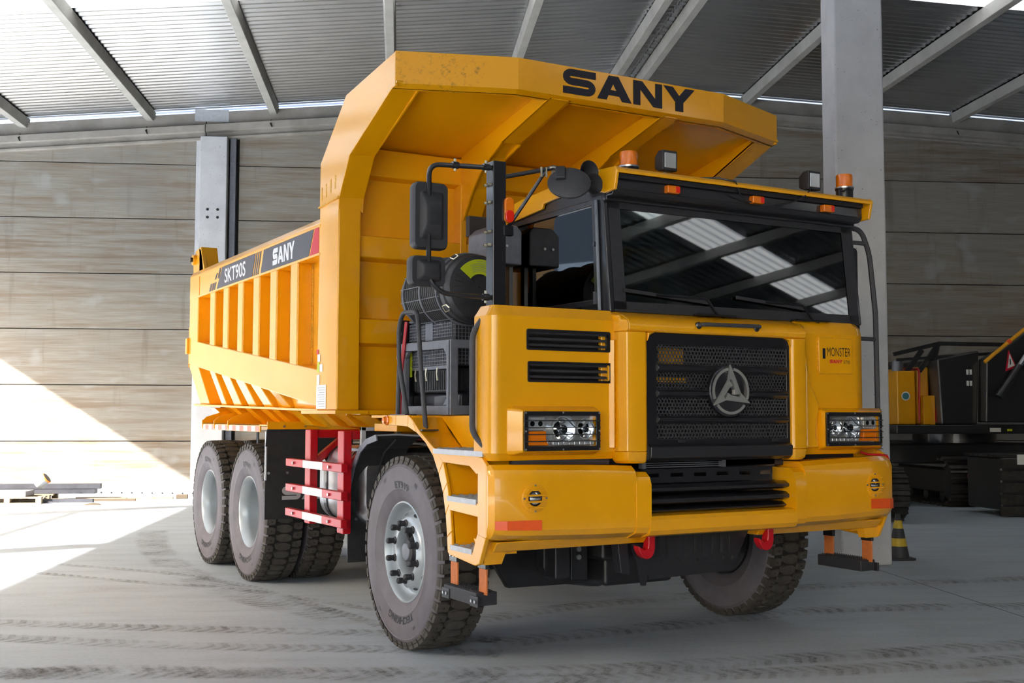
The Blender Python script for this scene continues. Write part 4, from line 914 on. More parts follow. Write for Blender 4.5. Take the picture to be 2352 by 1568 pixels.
# side windows and frames
for x, s_ in ((CX0, -1), (CX1, 1)):
    fo = [(.235, 2.335), (1.60, 2.335), (1.60, 3.03), (.275, 3.03)]; fi = [(.275, 2.375), (1.56, 2.375), (1.56, 2.99), (.310, 2.99)]
    MB().ring(fo, fi, 'x', *sorted((x-s_*.03, x+s_*.012))).build('side_window_frame', 'black', cab, bevel=.006)
    MB().prism([(.26, 2.36), (1.57, 2.36), (1.57, 3.0), (.30, 3.0)], 'x', *sorted((x-s_*.012, x-s_*.008))).build('side_window', 'glass', cab, smooth=0)
MB().prism([(CX0+.1, 2.62), (CX1-.1, 2.62), (CX1-.1, 3.02), (CX0+.1, 3.02)], 'y', 1.765, 1.77).build('rear_window', 'glass', cab, smooth=0)
MB().tube([(CX0-.012, .215, 2.30), (CX0-.012, .255, 3.02)], .012, 8).build('pillar_trim', 'grey_steel', cab)
MB().tube([(CX0-.02, .25, 2.34), (CX0-.02, .25, 2.42)], .018, 8).build('window_hinge', 'black', cab)
MB().lathe([(.016, CX0-.03), (.016, CX0)], (0, .26, 2.73), 'x', 10, True).build('window_catch', 'black', cab)
# interior
MB().box(CX0+.02, CX1-.02, .16, 1.76, 2.08, 2.12).build('cab_floor', 'seat', cab)
da = MB().prism([(.16, 2.1), (.52, 2.1), (.55, 2.33), (.45, 2.40), (.17, 2.36)], 'x', CX0+.05, CX1-.05).build('dashboard', 'seat', cab, bevel=.02)
MB().tube([(.95+.19*math.cos(a), .62+.10*math.sin(a), 2.50+.16*math.sin(a)) for a in [2*PI*k/24 for k in range(25)]], .014, 8, False).build('steering_wheel', 'seat', cab)
MB().tube([(.95, .50, 2.36), (.95, .62, 2.50)], .03, 10).build('steering_column', 'seat', cab)
for sx, mt in ((-.30, 'seat_red'), (.95, 'seat')):
    MB().box(sx-.25, sx+.25, .80, 1.30, 2.12, 2.32).build('seat_cushion', 'seat', cab, bevel=.05, seg=3)
    MB().prism([(sx-.24, 2.25), (sx+.24, 2.25), (sx+.21, 2.70), (sx+.12, 2.84), (sx-.12, 2.84), (sx-.21, 2.70)], 'y', 1.22, 1.36).build('seat_back', mt, cab, bevel=.045, seg=3)
    MB().prism([(sx-.19, 2.32), (sx+.19, 2.32), (sx+.16, 2.66), (sx-.16, 2.66)], 'y', 1.20, 1.24).build('seat_pad', 'seat', cab, bevel=.02)
fe = MB().lathe([(.02, 2.36), (.075, 2.365), (.082, 2.40), (.082, 2.72), (.06, 2.775), (.025, 2.79), (.022, 2.83)], (-.64, 1.02, 0), 'z', 24, True).build('fire_extinguisher', 'red', cab)
MB().box(-.73, -.55, 1.14, 1.18, 2.34, 2.95).build('rear_trim_post', 'seat', cab)
MB().box(-.73, -.71, 1.22, 1.27, 2.34, 2.75).build('yellow_trim', 'yellow', cab)
MB().lathe([(.07, 2.36), (.09, 2.40), (.06, 2.45), (.01, 2.46)], (-.60, .50, 0), 'z', 16, True).build('teal_knob', 'teal', cab)
MB().box(-.74, -.60, 1.18, 1.30, 2.33, 2.40).build('white_box', 'bright_plastic', cab, bevel=.01)
MB().tube(bend([(-.66, .60, 2.34), (-.66, .62, 2.43), (-.66, .78, 2.44), (-.66, .80, 2.34)], .04), .008, 6).build('cab_grab_rail', 'seat', cab)
MB().prism([(.20, 2.86), (.42, 2.80), (.42, 2.99), (.20, 2.99)], 'x', CX0+.08, CX1-.08).build('sun_visor', 'seat', cab)
MB().box(.82, 1.10, .30, .34, 2.72, 2.80).build('interior_mirror', 'seat', cab, bevel=.02); MB().tube([(.95, .31, 2.80), (.95, .31, 2.98)], .012, 6).build('mirror_stem', 'seat', cab)
MB().box(1.36, 1.40, 1.0, 1.06, 2.33, 3.0).build('door_post', 'seat', cab)
# wipers
for x0, x1, xb in ((-.68, -.02, .04), (.25, .86, .90)):
    wp = MB().tube(bend([(xb+.10, .105, 2.285), (xb+.02, .085, 2.30), (xb-.05, .10, 2.40), (x0+.25, .10, 2.405)], .03), .010, 6).build('wiper', 'black', T)
    MB().bar((x0, .108, 2.425), (xb-.03, .103, 2.375), .012, .022).build('wiper_blade', 'black_matt', wp)
    MB().box(xb-.16, xb+.17, .06, .12, 2.285, 2.297).build('wiper_cowl', 'black', wp)
# ---- roof cap with front visor
rf = MB(); RX0, RX1 = -.80, 1.45
sp = [(.0, 3.175), (.02, 3.195), (.35, 3.215), (1.2, 3.175), (1.78, 3.10)]
rf.loft([[(x, y, z) for y, z in sp]+[(x, y, z-.022) for y, z in sp[::-1]] for x in (RX0, RX1)])
for x0, x1 in ((RX0-.004, RX0+.02), (RX1-.02, RX1+.004)):
    rf.prism([(.0, 3.175), (.02, 3.198), (.35, 3.218), (1.2, 3.178), (1.79, 3.10), (1.79, 2.985), (1.50, 3.02), (.92, 3.062), (.90, 3.095), (.40, 3.13), (.24, 3.07), (.14, 3.045), (.03, 3.052)], 'x', x0, x1)
roof = rf.build('cab_roof', 'yellow', T, bevel=.006)
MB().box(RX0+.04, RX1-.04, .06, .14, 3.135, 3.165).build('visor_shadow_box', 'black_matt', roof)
MB().prism([(.105, 3.03), (.075, 3.06), (.078, 3.135), (.13, 3.165), (.3, 3.165), (.3, 3.03)], 'x', RX0+.03, RX1-.03).build('roof_header', 'black', roof, bevel=.01)
for x in (-.325, .398, 1.055):
    mk = MB().box(x-.052, x+.052, .034, .082, 3.072, 3.124).build('marker_lamp', 'amber', T, bevel=.010, seg=3); MB().box(x+.012, x+.049, .0325, .040, 3.077, 3.119).build('marker_red', 'red_lens', mk, bevel=.004)
for x, zb, z0 in ((-.600, 3.205, 3.238), (1.330, 3.205, 3.290)):
    bc = MB().lathe([(.062, zb-.02), (.062, z0-.018), (.066, z0-.016), (.066, z0-.004)], (x, .16, 0), 'z', 24, True).build('beacon', 'black', T)
    MB().lathe([(.070, z0-.006), (.070, z0+.004), (.06, z0+.006)], (x, .16, 0), 'z', 24, True).build('beacon_ring', 'steel', bc)
    MB().lathe([(.060, z0+.004), (.060, z0+.090), (.055, z0+.098), (.01, z0+.100)], (x, .16, 0), 'z', 24, True).build('beacon_lens', 'amber', bc)
    MB().tube([(x, .10, z0+.0), (x-.08, .10, z0-.04)], .006, 6).build('beacon_lead', 'black', bc)
for x, zz in ((-.315, 3.300), (.968, 3.300)):
    wlp = MB().loft([[(x+sx*.9*q, .19+dy, zz+sz*q) for sx, sz in ((-.068, -.068), (.068, -.068), (.068, .068), (-.068, .068))] for dy, q in ((-.10, 1.0), (-.05, 1.0), (.02, .62))]).build('work_lamp', 'black_matt', T, bevel=.008)
    MB().box(x-.047, x+.047, .084, .092, zz-.050, zz+.050).build('lamp_lens', 'lamp_glass', wlp, bevel=.012)
    MB().tube([(x, .15, zz-.068), (x, .15, 3.19)], .012, 8).build('lamp_foot', 'steel', wlp)
MB().tube([(-.10, .12, 3.21), (.06, .05, 3.215), (.16, -.005, 3.19), (.22, .03, 3.12), (.30, .06, 3.085), (.40, .05, 3.075)], .006, 6).build('roof_cable', 'black', roof)
MB().tube([(.93, .10, 3.235), (.85, .02, 3.20), (.78, .0, 3.15), (.68, .04, 3.10), (.58, .06, 3.085)], .006, 6).build('roof_cable', 'black', roof)
MB().tube([(-.78+.03*math.cos(a), .40+.0*a, 3.245+.03*math.sin(a)) for a in [2*PI*k/12 for k in range(13)]], .008, 6, False).build('lifting_eye', 'black', roof)
for xx, yy, zz in ((-.878, .34, 3.190), (-.872, .30, 3.102)):
    hn = MB().lathe([(.020, .30), (.024, .14), (.034, .07), (.052, .03), (.070, .0), (.066, .0), (.045, .035), (.02, .08)], (xx, yy-.14, zz), 'y', 20).build('air_horn', 'black_matt', T)

# ---- wheel arch fenders with built-in steps
def tread_plate(x0, x1, y0, y1, z, parent):
    m = MB().box(x0, x1, y0, y1, z-.022, z); m.box(x0-.004 if x0 < 0 else x1-.002, x0+.002 if x0 < 0 else x1+.004, y0, y1, z-.03, z+.002)
    st_ = m.build('step_plate', 'galv', parent)
    tt = MB(); ny = int((y1-y0)/.062); nx = 4
    for i in range(ny):
        for j in range(nx):
            xc = x0+(x1-x0)*(j+.5)/nx; yc = y0+.035+i*(y1-y0-.06)/max(1, ny-1)+(.012 if j % 2 else 0)
            for k in range(3): a = k*.011; tt.add([(xc-.012, yc+a-.010, z+.001), (xc+.012, yc+a-.010, z+.001), (xc+.009, yc+a-.013, z+.009), (xc-.009, yc+a-.013, z+.009)], [(0, 1, 2, 3)])
    q = tt.build('step_teeth', 'galv', parent, smooth=0); q['kind'] = 'stuff'
arch_o = [(1.69, 1.556), (1.45, 1.552), (1.25, 1.545), (1.10, 1.505), (.96, 1.44), (.85, 1.36), (.765, 1.25), (.70, 1.13), (.66, 1.0), (.638, .86), (.63, .775)]
arch_i = [(1.69, 1.625), (1.45, 1.625), (1.24, 1.625), (1.17, 1.59), (1.06, 1.52), (.83, 1.41), (.700, 1.33), (.640, 1.20), (.60, 1.08), (.575, .90), (.565, .80)]
for s_ in (-1, 1):
    X0, X1 = sorted((s_*1.645, s_*1.668)); f_ = MB()
    for (a, b_), (c_, d_) in zip(zip(arch_o, arch_i), list(zip(arch_o, arch_i))[1:]): f_.prism([a, c_, d_, b_], 'x', X0, X1)
    D_ = lambda k: (X0-.0006*k, X1+.0006*k)
    f_.box(*D_(1), .115, .225, .90, 1.335)
    f_.prism([(.115, 1.30), (.115, 1.335), (.17, 1.372), (.30, 1.395), (.84, 1.405), (.70, 1.325), (.33, 1.315), (.24, 1.27)], 'x', *D_(2))
    f_.prism([(.20, 1.015), (.20, 1.10), (.63, 1.112), (.60, 1.03)], 'x', *D_(3))
    f_.prism([(.63, .775), (.60, .755), (.25, .725), (.195, .74), (.115, .90), (.225, .92), (.285, .80), (.565, .812)], 'x', *D_(4))
    fen = f_.build('fender', 'yellow', T, bevel=.006, smooth=30)
    # step boxes behind the face
    g = MB(); gx0, gx1 = sorted((s_*1.40, s_*1.64)); 
    for z0, z1, ya, yb in ((1.09, 1.38, .20, .70), (.80, 1.08, .22, .60)):
        g.box(*sorted((s_*1.40, s_*1.412)), ya, yb, z0, z1); g.box(gx0, gx1, ya, ya+.012, z0, z1)
        g.prism([(yb-.04, z0), (yb-.052, z0), (yb+.02, z1), (yb+.032, z1)], 'x', gx0, gx1); g.box(gx0, gx1, ya, yb, z0-.012, z0)
    # outer arch skin over the tyre
    for (a, b_) in zip(arch_o, arch_o[1:]): g.add([(s_*1.66, *a), (s_*1.66, *b_), (s_*1.16, *b_), (s_*1.16, *a)], [(0, 1, 2, 3)])
    # recess wall above the top step and deck
    g.prism([(.14, 1.38), (.86, 1.39), (1.06, 1.52), (1.22, 1.618), (.14, 1.618)], 'x', *sorted((s_*1.42, s_*1.432)))
    g.add([(s_*1.66, 1.06, 1.52), (s_*1.66, 1.22, 1.622), (s_*1.43, 1.22, 1.622), (s_*1.43, 1.06, 1.50)], [(0, 1, 2, 3)])
    g.add([(s_*1.66, .84, 1.40), (s_*1.66, 1.06, 1.52), (s_*1.43, 1.06, 1.50), (s_*1.43, .86, 1.39)], [(0, 1, 2, 3)])
    g.box(*sorted((s_*.80, s_*1.655)), 1.20, 1.92, 1.605, 1.622); g.box(*sorted((s_*.80, s_*1.43)), .16, 1.21, 1.605, 1.622)
    g.prism([(s_*1.655, .90), (s_*1.635, .735), (s_*1.52, .735), (s_*1.46, .88)], 'y', .19, .26)
    g.build('fender_shell', 'yellow', fen, smooth=20)
    tread_plate(*sorted((s_*1.425, s_*1.672)), .15, .83, 1.408, fen); tread_plate(*sorted((s_*1.43, s_*1.670)), .235, .625, 1.118, fen); tread_plate(*sorted((s_*1.45, s_*1.670)), .29, .58, .818, fen)
    MB().lathe([(.036, s_*1.668), (.036, s_*1.675), (.026, s_*1.682), (.022, s_*1.70), (.002, s_*1.705)], (0, 1.60, 1.588), 'x', 20).build('side_marker', 'amber', fen)
    # flexible ladder
    ld = MB().box(*sorted((s_*1.52, s_*1.665)), .245, .685, .485, .565).build('ladder_step', 'black_matt', T, bevel=.006)
    sr = MB()
    for r_ in range(3):
        for k in range(22): y0 = .262+k*.0187; sr.prism([(y0, .560), (y0+.015, .560), (y0+.0075, .576)], 'x', *sorted((s_*(1.655-r_*.05), s_*(1.648-r_*.05))))
    q = sr.build('step_teeth', 'black_matt', ld, smooth=0); q['kind'] = 'stuff'
    for y0, y1 in ((.60, .695), (.215, .31)):
        MB().box(*sorted((s_*1.60, s_*1.612)), y0, y1, .55, .76).build('ladder_strap', 'orange_strap', ld, bevel=.003)
        MB().box(*sorted((s_*1.594, s_*1.620)), y0-.004, y1+.004, .705, .775).build('strap_clamp', 'black', ld, bevel=.003); MB().box(*sorted((s_*1.655, s_*1.672)), y0-.004, y1+.004, .482, .545).build('strap_clamp', 'black', ld, bevel=.003)
        for z in (.745, .515):
            for dy in (.025, .07): MB().lathe([(.010, s_*1.618), (.010, s_*1.630)] if z > .6 else [(.010, s_*1.67), (.010, s_*1.68)], (0, y0+dy, z), 'x', 8, True).build('clamp_bolt', 'steel', ld)
# ---- handrails on the near deck
def rail(pts, r=.0165, name='handrail'): return MB().tube(bend(pts, .07, 6), r, 10).build(name, 'black_rough', T)
rail([(-1.60, 1.10, 1.525), (-1.60, 1.19, 1.95), (-1.60, 1.245, 2.335), (-1.60, 1.50, 2.345), (-1.60, 1.565, 2.24), (-1.60, 1.555, 2.0), (-1.60, 1.41, 1.625)])
rail([(-1.60, 1.57, 1.625), (-1.60, 1.55, 1.98)])
MB().box(-1.66, -1.54, 1.03, 1.18, 1.520, 1.530).build('rail_foot', 'black', T); MB().box(-1.64, -1.55, 1.36, 1.62, 1.622, 1.630).build('rail_foot', 'black', T)
rail([(-1.66, .16, 1.44), (-1.70, .235, 1.52), (-1.70, .235, 2.12), (-1.66, .19, 2.20)], .018)
# right-hand guard rail outside the cab
rail([(1.45, .28, 3.035), (1.62, .28, 3.02), (1.70, .28, 2.85), (1.755, .28, 2.4), (1.76, .28, 1.62)], .02)
rail([(1.45, .28, 2.92), (1.66, .28, 2.92)], .016); rail([(1.43, .28, 2.20), (1.76, .28, 2.20)], .016)
# ---- mirrors
post = MB().box(-1.595, -1.505, .17, .265, 2.285, 3.175).build('mirror_post', 'black', T, bevel=.006)
for z in (3.03, 2.92, 2.74, 2.66):
    for dx in (-.022, .022): MB().lathe([(.010, -1.597), (.010, -1.612), (.006, -1.622)], (0, .218+dx, z), 'x', 8).build('post_bolt', 'zinc', post)
MB().prism(rrect(-1.525, -1.460, 2.795, 2.955, .03), 'y', .145, .172).build('post_lamp', 'amber', post, bevel=.008); MB().prism(rrect(-1.523, -1.462, 2.797, 2.875, .028), 'y', .140, .172).build('post_lamp_red', 'red_lens', post, bevel=.008)
ax = -2.012
arm = MB().tube(bend([(-1.53, .20, 3.135), (-1.70, .20, 3.128), (ax, .20, 3.11), (ax, .20, 2.80), (ax, .20, 2.42), (ax+.09, .20, 2.345), (-1.56, .20, 2.335)], .07, 6), .0155, 10).build('mirror_arm', 'black', T)
for x, z in ((-1.63, 3.133), (-1.84, 3.122), (-1.63, 2.337)): MB().lathe([(.022, x-.02), (.022, x+.02)], (0, .20, z), 'x', 10, True).build('arm_clamp', 'black', arm); MB().tube([(x, .20, z-.035), (x, .20, z+.04)], .008, 6).build('arm_bolt', 'zinc', arm)
def housing(xc, yc, zc, w_, h_, name, parent):
    m = MB()
    m.loft([[(xc+x, yc+y, zc+z) for x, z in rrect(-w_/2*q, w_/2*q, -h_/2*p, h_/2*p, .035)] for y, q, p in ((.055, .97, .985), (.04, 1, 1), (-.005, 1, 1), (-.022, .95, .97))])
    o = m.build(name, 'black_matt', parent, smooth=40)
    m = MB(); m.loft([[(xc+x, yc+y, zc+z) for x, z in rrect(-w_*.36*q, w_*.36*q, -h_*.36*q2, h_*.36*q2, .015)] for y, q, q2 in ((-.018, 1, 1), (-.030, .9, .95), (-.050, .72, .62), (-.058, .6, .45))]); m.build('mirror_boss', 'black_matt', o, smooth=40)
    MB().prism([(xc+x, zc+z) for x, z in rrect(-w_*.45, w_*.45, -h_*.46, h_*.46, .03)], 'y', yc+.054, yc+.058).build('mirror_glass', 'dark_glass', o)
    return o
housing(-1.992, .225, 2.805, .222, .40, 'wing_mirror', T); housing(-2.008, .225, 2.475, .225, .178, 'wing_mirror', T)
housing(1.70, .52, 2.72, .22, .42, 'wing_mirror', T); housing(1.70, .52, 2.36, .21, .22, 'wing_mirror', T)
MB().tube(bend([(1.44, .42, 2.98), (1.70, .46, 2.98), (1.70, .46, 2.22), (1.44, .42, 2.24)], .06), .014, 8).build('mirror_arm', 'black', T)
# round kerb mirror on its arm
fa = MB().tube(bend([(-1.51, .20, 3.085), (-1.22, .14, 3.155), (-1.20, .12, 3.165), (-1.13, .06, 3.13)], .04), .014, 10).build('front_mirror_arm', 'black', T)
MB().tube([(-1.50, .20, 2.74), (-1.24, .15, 3.135)], .012, 8).build('arm_stay', 'black', fa); MB().box(-1.52, -1.46, .16, .20, 2.72, 2.78).build('stay_foot', 'black', fa)
for dx in (-.05, -.015, .03, .05): MB().tube([(-1.225+dx, .135, 3.10), (-1.225+dx, .135, 3.16)], .007, 6).build('stay_bolt', 'zinc', fa)
rm = MB().lathe([(.002, .030), (.08, .026), (.135, .012), (.152, -.006), (.150, -.022), (.002, -.024)], (0, 0, 0), 'z', 36).build('front_mirror', 'black_rough', T, loc=(-1.158, .0, 3.055))
rm.scale = (.88, .88, .88); rm.rotation_euler = Vector((-.42, -.70, .60)).to_track_quat('Z', 'Y').to_euler()
MB().box(-.035, .035, -.06, .06, .015, .055).build('mirror_socket', 'black_matt', rm, bevel=.01, loc=(-.06, .05, 0))
# ---- engine deck machinery behind the near hood panel
fm = MB(); fm.ring([(1.005, 1.625), (1.83, 1.625), (1.83, 2.145), (1.005, 2.135)], [(1.065, 1.69), (1.745, 1.69), (1.745, 2.085), (1.065, 2.075)], 'x', -1.47, -1.43)
fm.ring([(-1.47, 1.625), (-.90, 1.625), (-.90, 2.135), (-1.47, 2.135)], [(-1.41, 1.69), (-.95, 1.69), (-.95, 2.075), (-1.41, 2.075)], 'y', 1.0, 1.03)
for y in (1.065, 1.745):
    for z in (1.69, 2.08): sy, sz = (1 if y < 1.4 else -1), (1 if z < 1.9 else -1); fm.prism([(y, z), (y+sy*.05, z), (y, z+sz*.05)], 'x', -1.47, -1.44)
fm.build('filter_cage', 'grey_steel', T, bevel=.006)
bxx = MB().box(-1.40, -.92, 1.10, 1.80, 1.96, 2.30)
pc = bxx.build('precleaner_box', 'black_matt', T, bevel=.015)
MB().box(-1.41, -.92, 1.08, 1.82, 2.295, 2.315).build('box_lid', 'grey_steel', pc, bevel=.01)
MB().box(-1.412, -1.40, 1.40, 1.52, 2.15, 2.30).build('box_strap', 'grey_steel', pc)
gm = MB()
for k in range(27): y = 1.11+k*.0262; gm.box(-1.410, -1.404, y, y+.004, 1.97, 2.10); gm.box(-1.410, -1.404, y, y+.004, 2.16, 2.285)
for k in range(6): gm.box(-1.411, -1.405, 1.10, 1.80, 1.975+k*.024, 1.979+k*.024)
for k in range(6): gm.box(-1.411, -1.405, 1.10, 1.80, 2.165+k*.022, 2.169+k*.022)
for k in range(18): x = -1.39+k*.0262; gm.box(x, x+.004, 1.090, 1.096, 1.97, 2.28)
for k in range(12): gm.box(-1.40, -.93, 1.089, 1.095, 1.98+k*.026, 1.984+k*.026)
q = gm.build('wire_mesh', 'grey_steel', pc, smooth=0); q['kind'] = 'stuff'
fb = MB().box(-1.385, -.95, 1.12, 1.78, 1.78, 1.95).build('filter_tray', 'black_matt', pc, bevel=.02)
for k in range(22): y = 1.13+k*.029; MB().box(-1.397, -1.383, y, y+.012, 1.80, 1.93).build('tray_fin', 'black_matt', pc)
for k in range(14): x = -1.37+k*.029; MB().box(x, x+.012, 1.105, 1.122, 1.80, 1.93).build('tray_fin', 'black_matt', pc)
MB().box(-1.402, -1.39, 1.10, 1.80, 1.945, 1.968).build('clip_rail', 'grey_steel', pc)
for y in (1.16, 1.33, 1.51, 1.69): MB().tube([(-1.405, y, 1.955), (-1.415, y-.008, 1.91), (-1.412, y-.022, 1.865), (-1.412, y-.006, 1.868), (-1.412, y+.006, 1.92), (-1.405, y+.012, 1.955)], .004, 5).build('wire_clip', 'zinc', pc)
MB().box(-1.36, -.9, 1.08, 1.85, 1.63, 1.78).build('pump_housing', 'frame', T, bevel=.03); MB().box(-1.30, -.8, .30, 1.05, 1.63, 2.2).build('engine_cover', 'frame', T, bevel=.04)
MB().lathe([(.045, 1.64), (.047, 1.70), (.043, 1.71), (.047, 1.76), (.043, 1.77), (.045, 1.84)], (-1.33, .88, 0), 'z', 14, True).build('coolant_hose', 'black_rough', T)
MB().tube([(-1.40, .72, 1.63), (-1.40, .72, 1.86)], .015, 8).build('grey_pipe', 'grey_steel', T)
for z in (2.20, 1.98, 2.09): MB().lathe([(.018, -1.32), (.018, -1.305)], (0, .80, z), 'x', 10, True).build('cover_bolt', 'zinc', T)
MB().tube([(-1.47, 1.72, 2.30), (-1.49, 1.76, 1.95), (-1.49, 1.79, 1.63)], .014, 8).build('dipstick_tube', 'red', T)
MB().box(-1.42, -1.405, 1.76, 1.84, 1.90, 2.08).build('warning_label', 'lime', T)
MB().box(-1.46, -1.30, 1.84, 1.88, 1.64, 2.32).build('rear_upright', 'black', T)
for z in (2.05, 2.22): MB().lathe([(.026, -1.475), (.026, -1.46), (.010, -1.45)], (0, 1.86, z), 'x', 12, True).build('deck_lamp', 'zinc', T)
# cylindrical air cleaner
fx, fz, f0 = -1.30, 2.485, .92
prof = [(.005, f0-.012), (.14, f0-.010), (.195, f0), (.215, f0+.004), (.225, f0+.02), (.228, f0+.07), (.238, f0+.075), (.240, f0+.12), (.226, f0+.125)]
for k in range(20): y = f0+.14+k*.030; prof += [(.226, y), (.242, y+.006), (.242, y+.014), (.226, y+.020)]
prof += [(.226, f0+.78), (.01, f0+.79)]
ac = MB().lathe(prof, (fx, 0, fz), 'y', 40).build('air_cleaner', 'black_matt', T, smooth=30)
for k in range(5): a = R(150+k*22); MB().tube([(fx+.244*math.cos(a), f0+.13, fz+.244*math.sin(a)), (fx+.244*math.cos(a), f0+.75, fz+.244*math.sin(a))], .003, 5).build('guard_wire', 'grey_steel', ac)
for y in (f0+.16, f0+.42, f0+.70): MB().tube([(fx+.247*math.cos(R(a)), y, fz+.247*math.sin(R(a))) for a in range(60, 300, 12)], .008, 6).build('clamp_band', 'grey_steel', ac)
for k in range(28):
    a = 2*PI*k/28; MB().bar((fx+.05*math.cos(a), f0-.012, fz+.05*math.sin(a)), (fx+.18*math.cos(a), f0-.006, fz+.18*math.sin(a)), .006, .006, (0, 1, 0)).build('cap_rib', 'black_matt', ac)
lb = [(fx+r_*math.cos(R(a)), fz+r_*math.sin(R(a))) for r_, rg in ((.188, range(30, 146, 8)), (.088, range(142, 29, -8))) for a in rg]
MB().prism(lb, 'y', f0-.022, f0-.016).build('cap_label', 'lime', ac, smooth=0, label='lime green printed label')
lt = MB()
for r_ in (.172, .158, .146, .134, .122, .110): lt.tube([(fx+r_*math.cos(R(a)), f0-.0225, fz+r_*math.sin(R(a))) for a in range(52 if r_ < .17 else 74, 124 if r_ < .17 else 104, 6)], .0018, 4)
lt.build('label_print', 'ink', ac, smooth=0)
for a in (125, 215, 165): MB().tube([(fx+r_*math.cos(R(a+da)), f0+y_, fz+r_*math.sin(R(a+da))) for r_, da, y_ in ((.245, -5, .06), (.262, -5, .09), (.262, 5, .09), (.245, 5, .06), (.25, 0, .03), (.245, -5, .06))], .005, 5).build('cap_latch', 'zinc', ac)
MB().tube(bend([(fx+.10, f0+.05, fz-.21), (fx+.12, f0-.02, fz-.27), (fx+.13, f0-.0, fz-.38)], .05), .038, 12).build('dust_spout', 'black_matt', ac); MB().lathe([(.043, -.01), (.043, .01)], (fx+.105, f0+.035, fz-.222), 'z', 14).build('spout_clamp', 'steel', ac)
# rounded shield box beside the cab
sb = MB().prism([(-1.06, 2.70), (-.80, 2.70), (-.80, 2.94), (-.84, 2.985), (-1.00, 2.985), (-1.06, 2.93)], 'y', 1.20, 1.55).build('header_tank', 'grey_steel', T, bevel=.012); 
for x in (-1.00, -.93): MB().lathe([(.010, 1.188), (.010, 1.20)], (x, 0, 2.83), 'y', 8, True).build('tank_bolt', 'steel', sb)
MB().box(-1.02, -.86, 1.60, 1.66, 2.95, 3.10).build('exhaust_bracket', 'black_matt', T)
for x in (-.92, -.85): MB().box(x, x+.03, 1.30, 1.35, 2.3, 2.75).build('tank_strut', 'black', T)
# ---- red side guard around the fuel tank
guard = MB().box(-.62, -.55, 2.50, 3.50, 1.40, 1.47).build('side_guard', 'red', T, bevel=.008)
for y in (3.39, 2.62):
    sg = MB(); sg.box(-1.625, -1.555, y-.065, y+.065, .715 if y > 3 else .70, 1.50)
    sg.box(-1.60, -.55, y-.04, y+.04, 1.43, 1.50); sg.bar((-1.57, y, 1.22), (-1.28, y, 1.45), .06, .07, (0, 1, 0))
    sg.build('guard_post', 'red', guard, bevel=.008)
for z in (1.215, 1.00, .790):
    MB().box(-1.685, -1.63, 2.44, 3.78, z-.033, z+.033).build('guard_board', 'red', guard, bevel=.006)
    MB().box(-1.6865, -1.685, 2.86, 3.33, z-.031, z+.031).build('guard_tape', 'white', guard, smooth=0)
    for y in (3.56, 2.70): MB().lathe([(.012, -1.686), (.012, -1.70)], (0, y, z), 'x', 8, True).build('guard_bolt', 'steel', guard)
tk = MB(); 
tk.loft([[(x, y, z) for x, z in rrect(-1.47+q, -.70-q, .74+q, 1.37-q, .17-q*.5, 6)] for y, q in ((3.58, .05), (3.54, .012), (3.50, 0), (2.66, 0), (2.62, .012), (2.58, .05))])
tank = tk.build('fuel_tank', 'alu', T, smooth=40)
for y in (3.36, 2.86): MB().ring(rrect(-1.478, -.692, .732, 1.378, .178, 6), rrect(-1.465, -.705, .745, 1.365, .165, 6), 'y', y-.035, y+.035).build('tank_strap', 'black', tank)
MB().tube([(-1.30, 3.2, .74), (-1.30, 3.2, .68)], .025, 8).build('tank_drain', 'steel', tank)
# ---- rear half mudguards of the front wheels
for s_ in (-1, 1):
    arcp = [(1.517+1.19*math.cos(R(a)), .672+(.82 if a > 40 else .82)*math.sin(R(a))) for a in range(10, 91, 8)]+[(1.30, 1.487)]
    arcp = [(2.715, .80), (2.705, .95), (2.665, 1.10), (2.58, 1.25), (2.46, 1.37), (2.32, 1.44), (2.12, 1.478), (1.75, 1.49), (1.30, 1.487)]
    m = MB()
    for (ya, za), (yb, zb) in zip(arcp, arcp[1:]): m.add([(s_*1.53, ya, za), (s_*1.53, yb, zb), (s_*1.12, yb, zb), (s_*1.12, ya, za), (s_*1.53, ya-.008, za-.012), (s_*1.53, yb-.008, zb-.012), (s_*1.12, yb-.008, zb-.012), (s_*1.12, ya-.008, za-.012)], [(0, 1, 2, 3), (7, 6, 5, 4), (0, 4, 5, 1), (3, 2, 6, 7)])
    mg = m.build('front_mudguard', 'rubber', T)
    e = MB(); W_ = Vector((1.75, .672)); pin = [Vector(p)-(Vector(p)-W_).normalized()*.05 for p in arcp]
    for i in range(6): e.prism([arcp[i], arcp[i+1], tuple(pin[i+1]), tuple(pin[i])], 'x', *sorted((s_*1.528, s_*1.538)))
    e.build('mudguard_edge', 'grey_steel', mg)
    MB().box(*sorted((s_*1.10, s_*1.525)), 2.70, 2.712, .46, .83).build('mudguard_flap', 'rubber', mg)
    MB().tube([(s_*1.33, 2.64, .85), (s_*1.33, 2.58, 1.15), (s_*1.33, 2.44, 1.33), (s_*1.33, 2.2, 1.44)], .008, 6).build('mudguard_bead', 'rubber', mg)
    for xx in (1.15, 1.46): MB().lathe([(.012, 2.688), (.012, 2.70)], (s_*xx, 0, .80), 'y', 8, True).build('flap_bolt', 'steel', mg)
br = MB().box(-1.50, -1.46, 2.50, 2.53, 1.36, 1.53).box(-1.50, -1.16, 2.50, 2.53, 1.50, 1.53).box(-1.20, -1.16, 2.50, 2.53, 1.42, 1.53); br.build('mudguard_bracket', 'galv', T, bevel=.004)
MB().box(-1.47, -1.18, 2.55, 2.62, 1.36, 1.50).build('valve_block', 'black_matt', T, bevel=.01)
MB().box(-1.50, -.6, 2.52, 2.75, 1.34, 1.36).build('bracket_shelf', 'black', T)
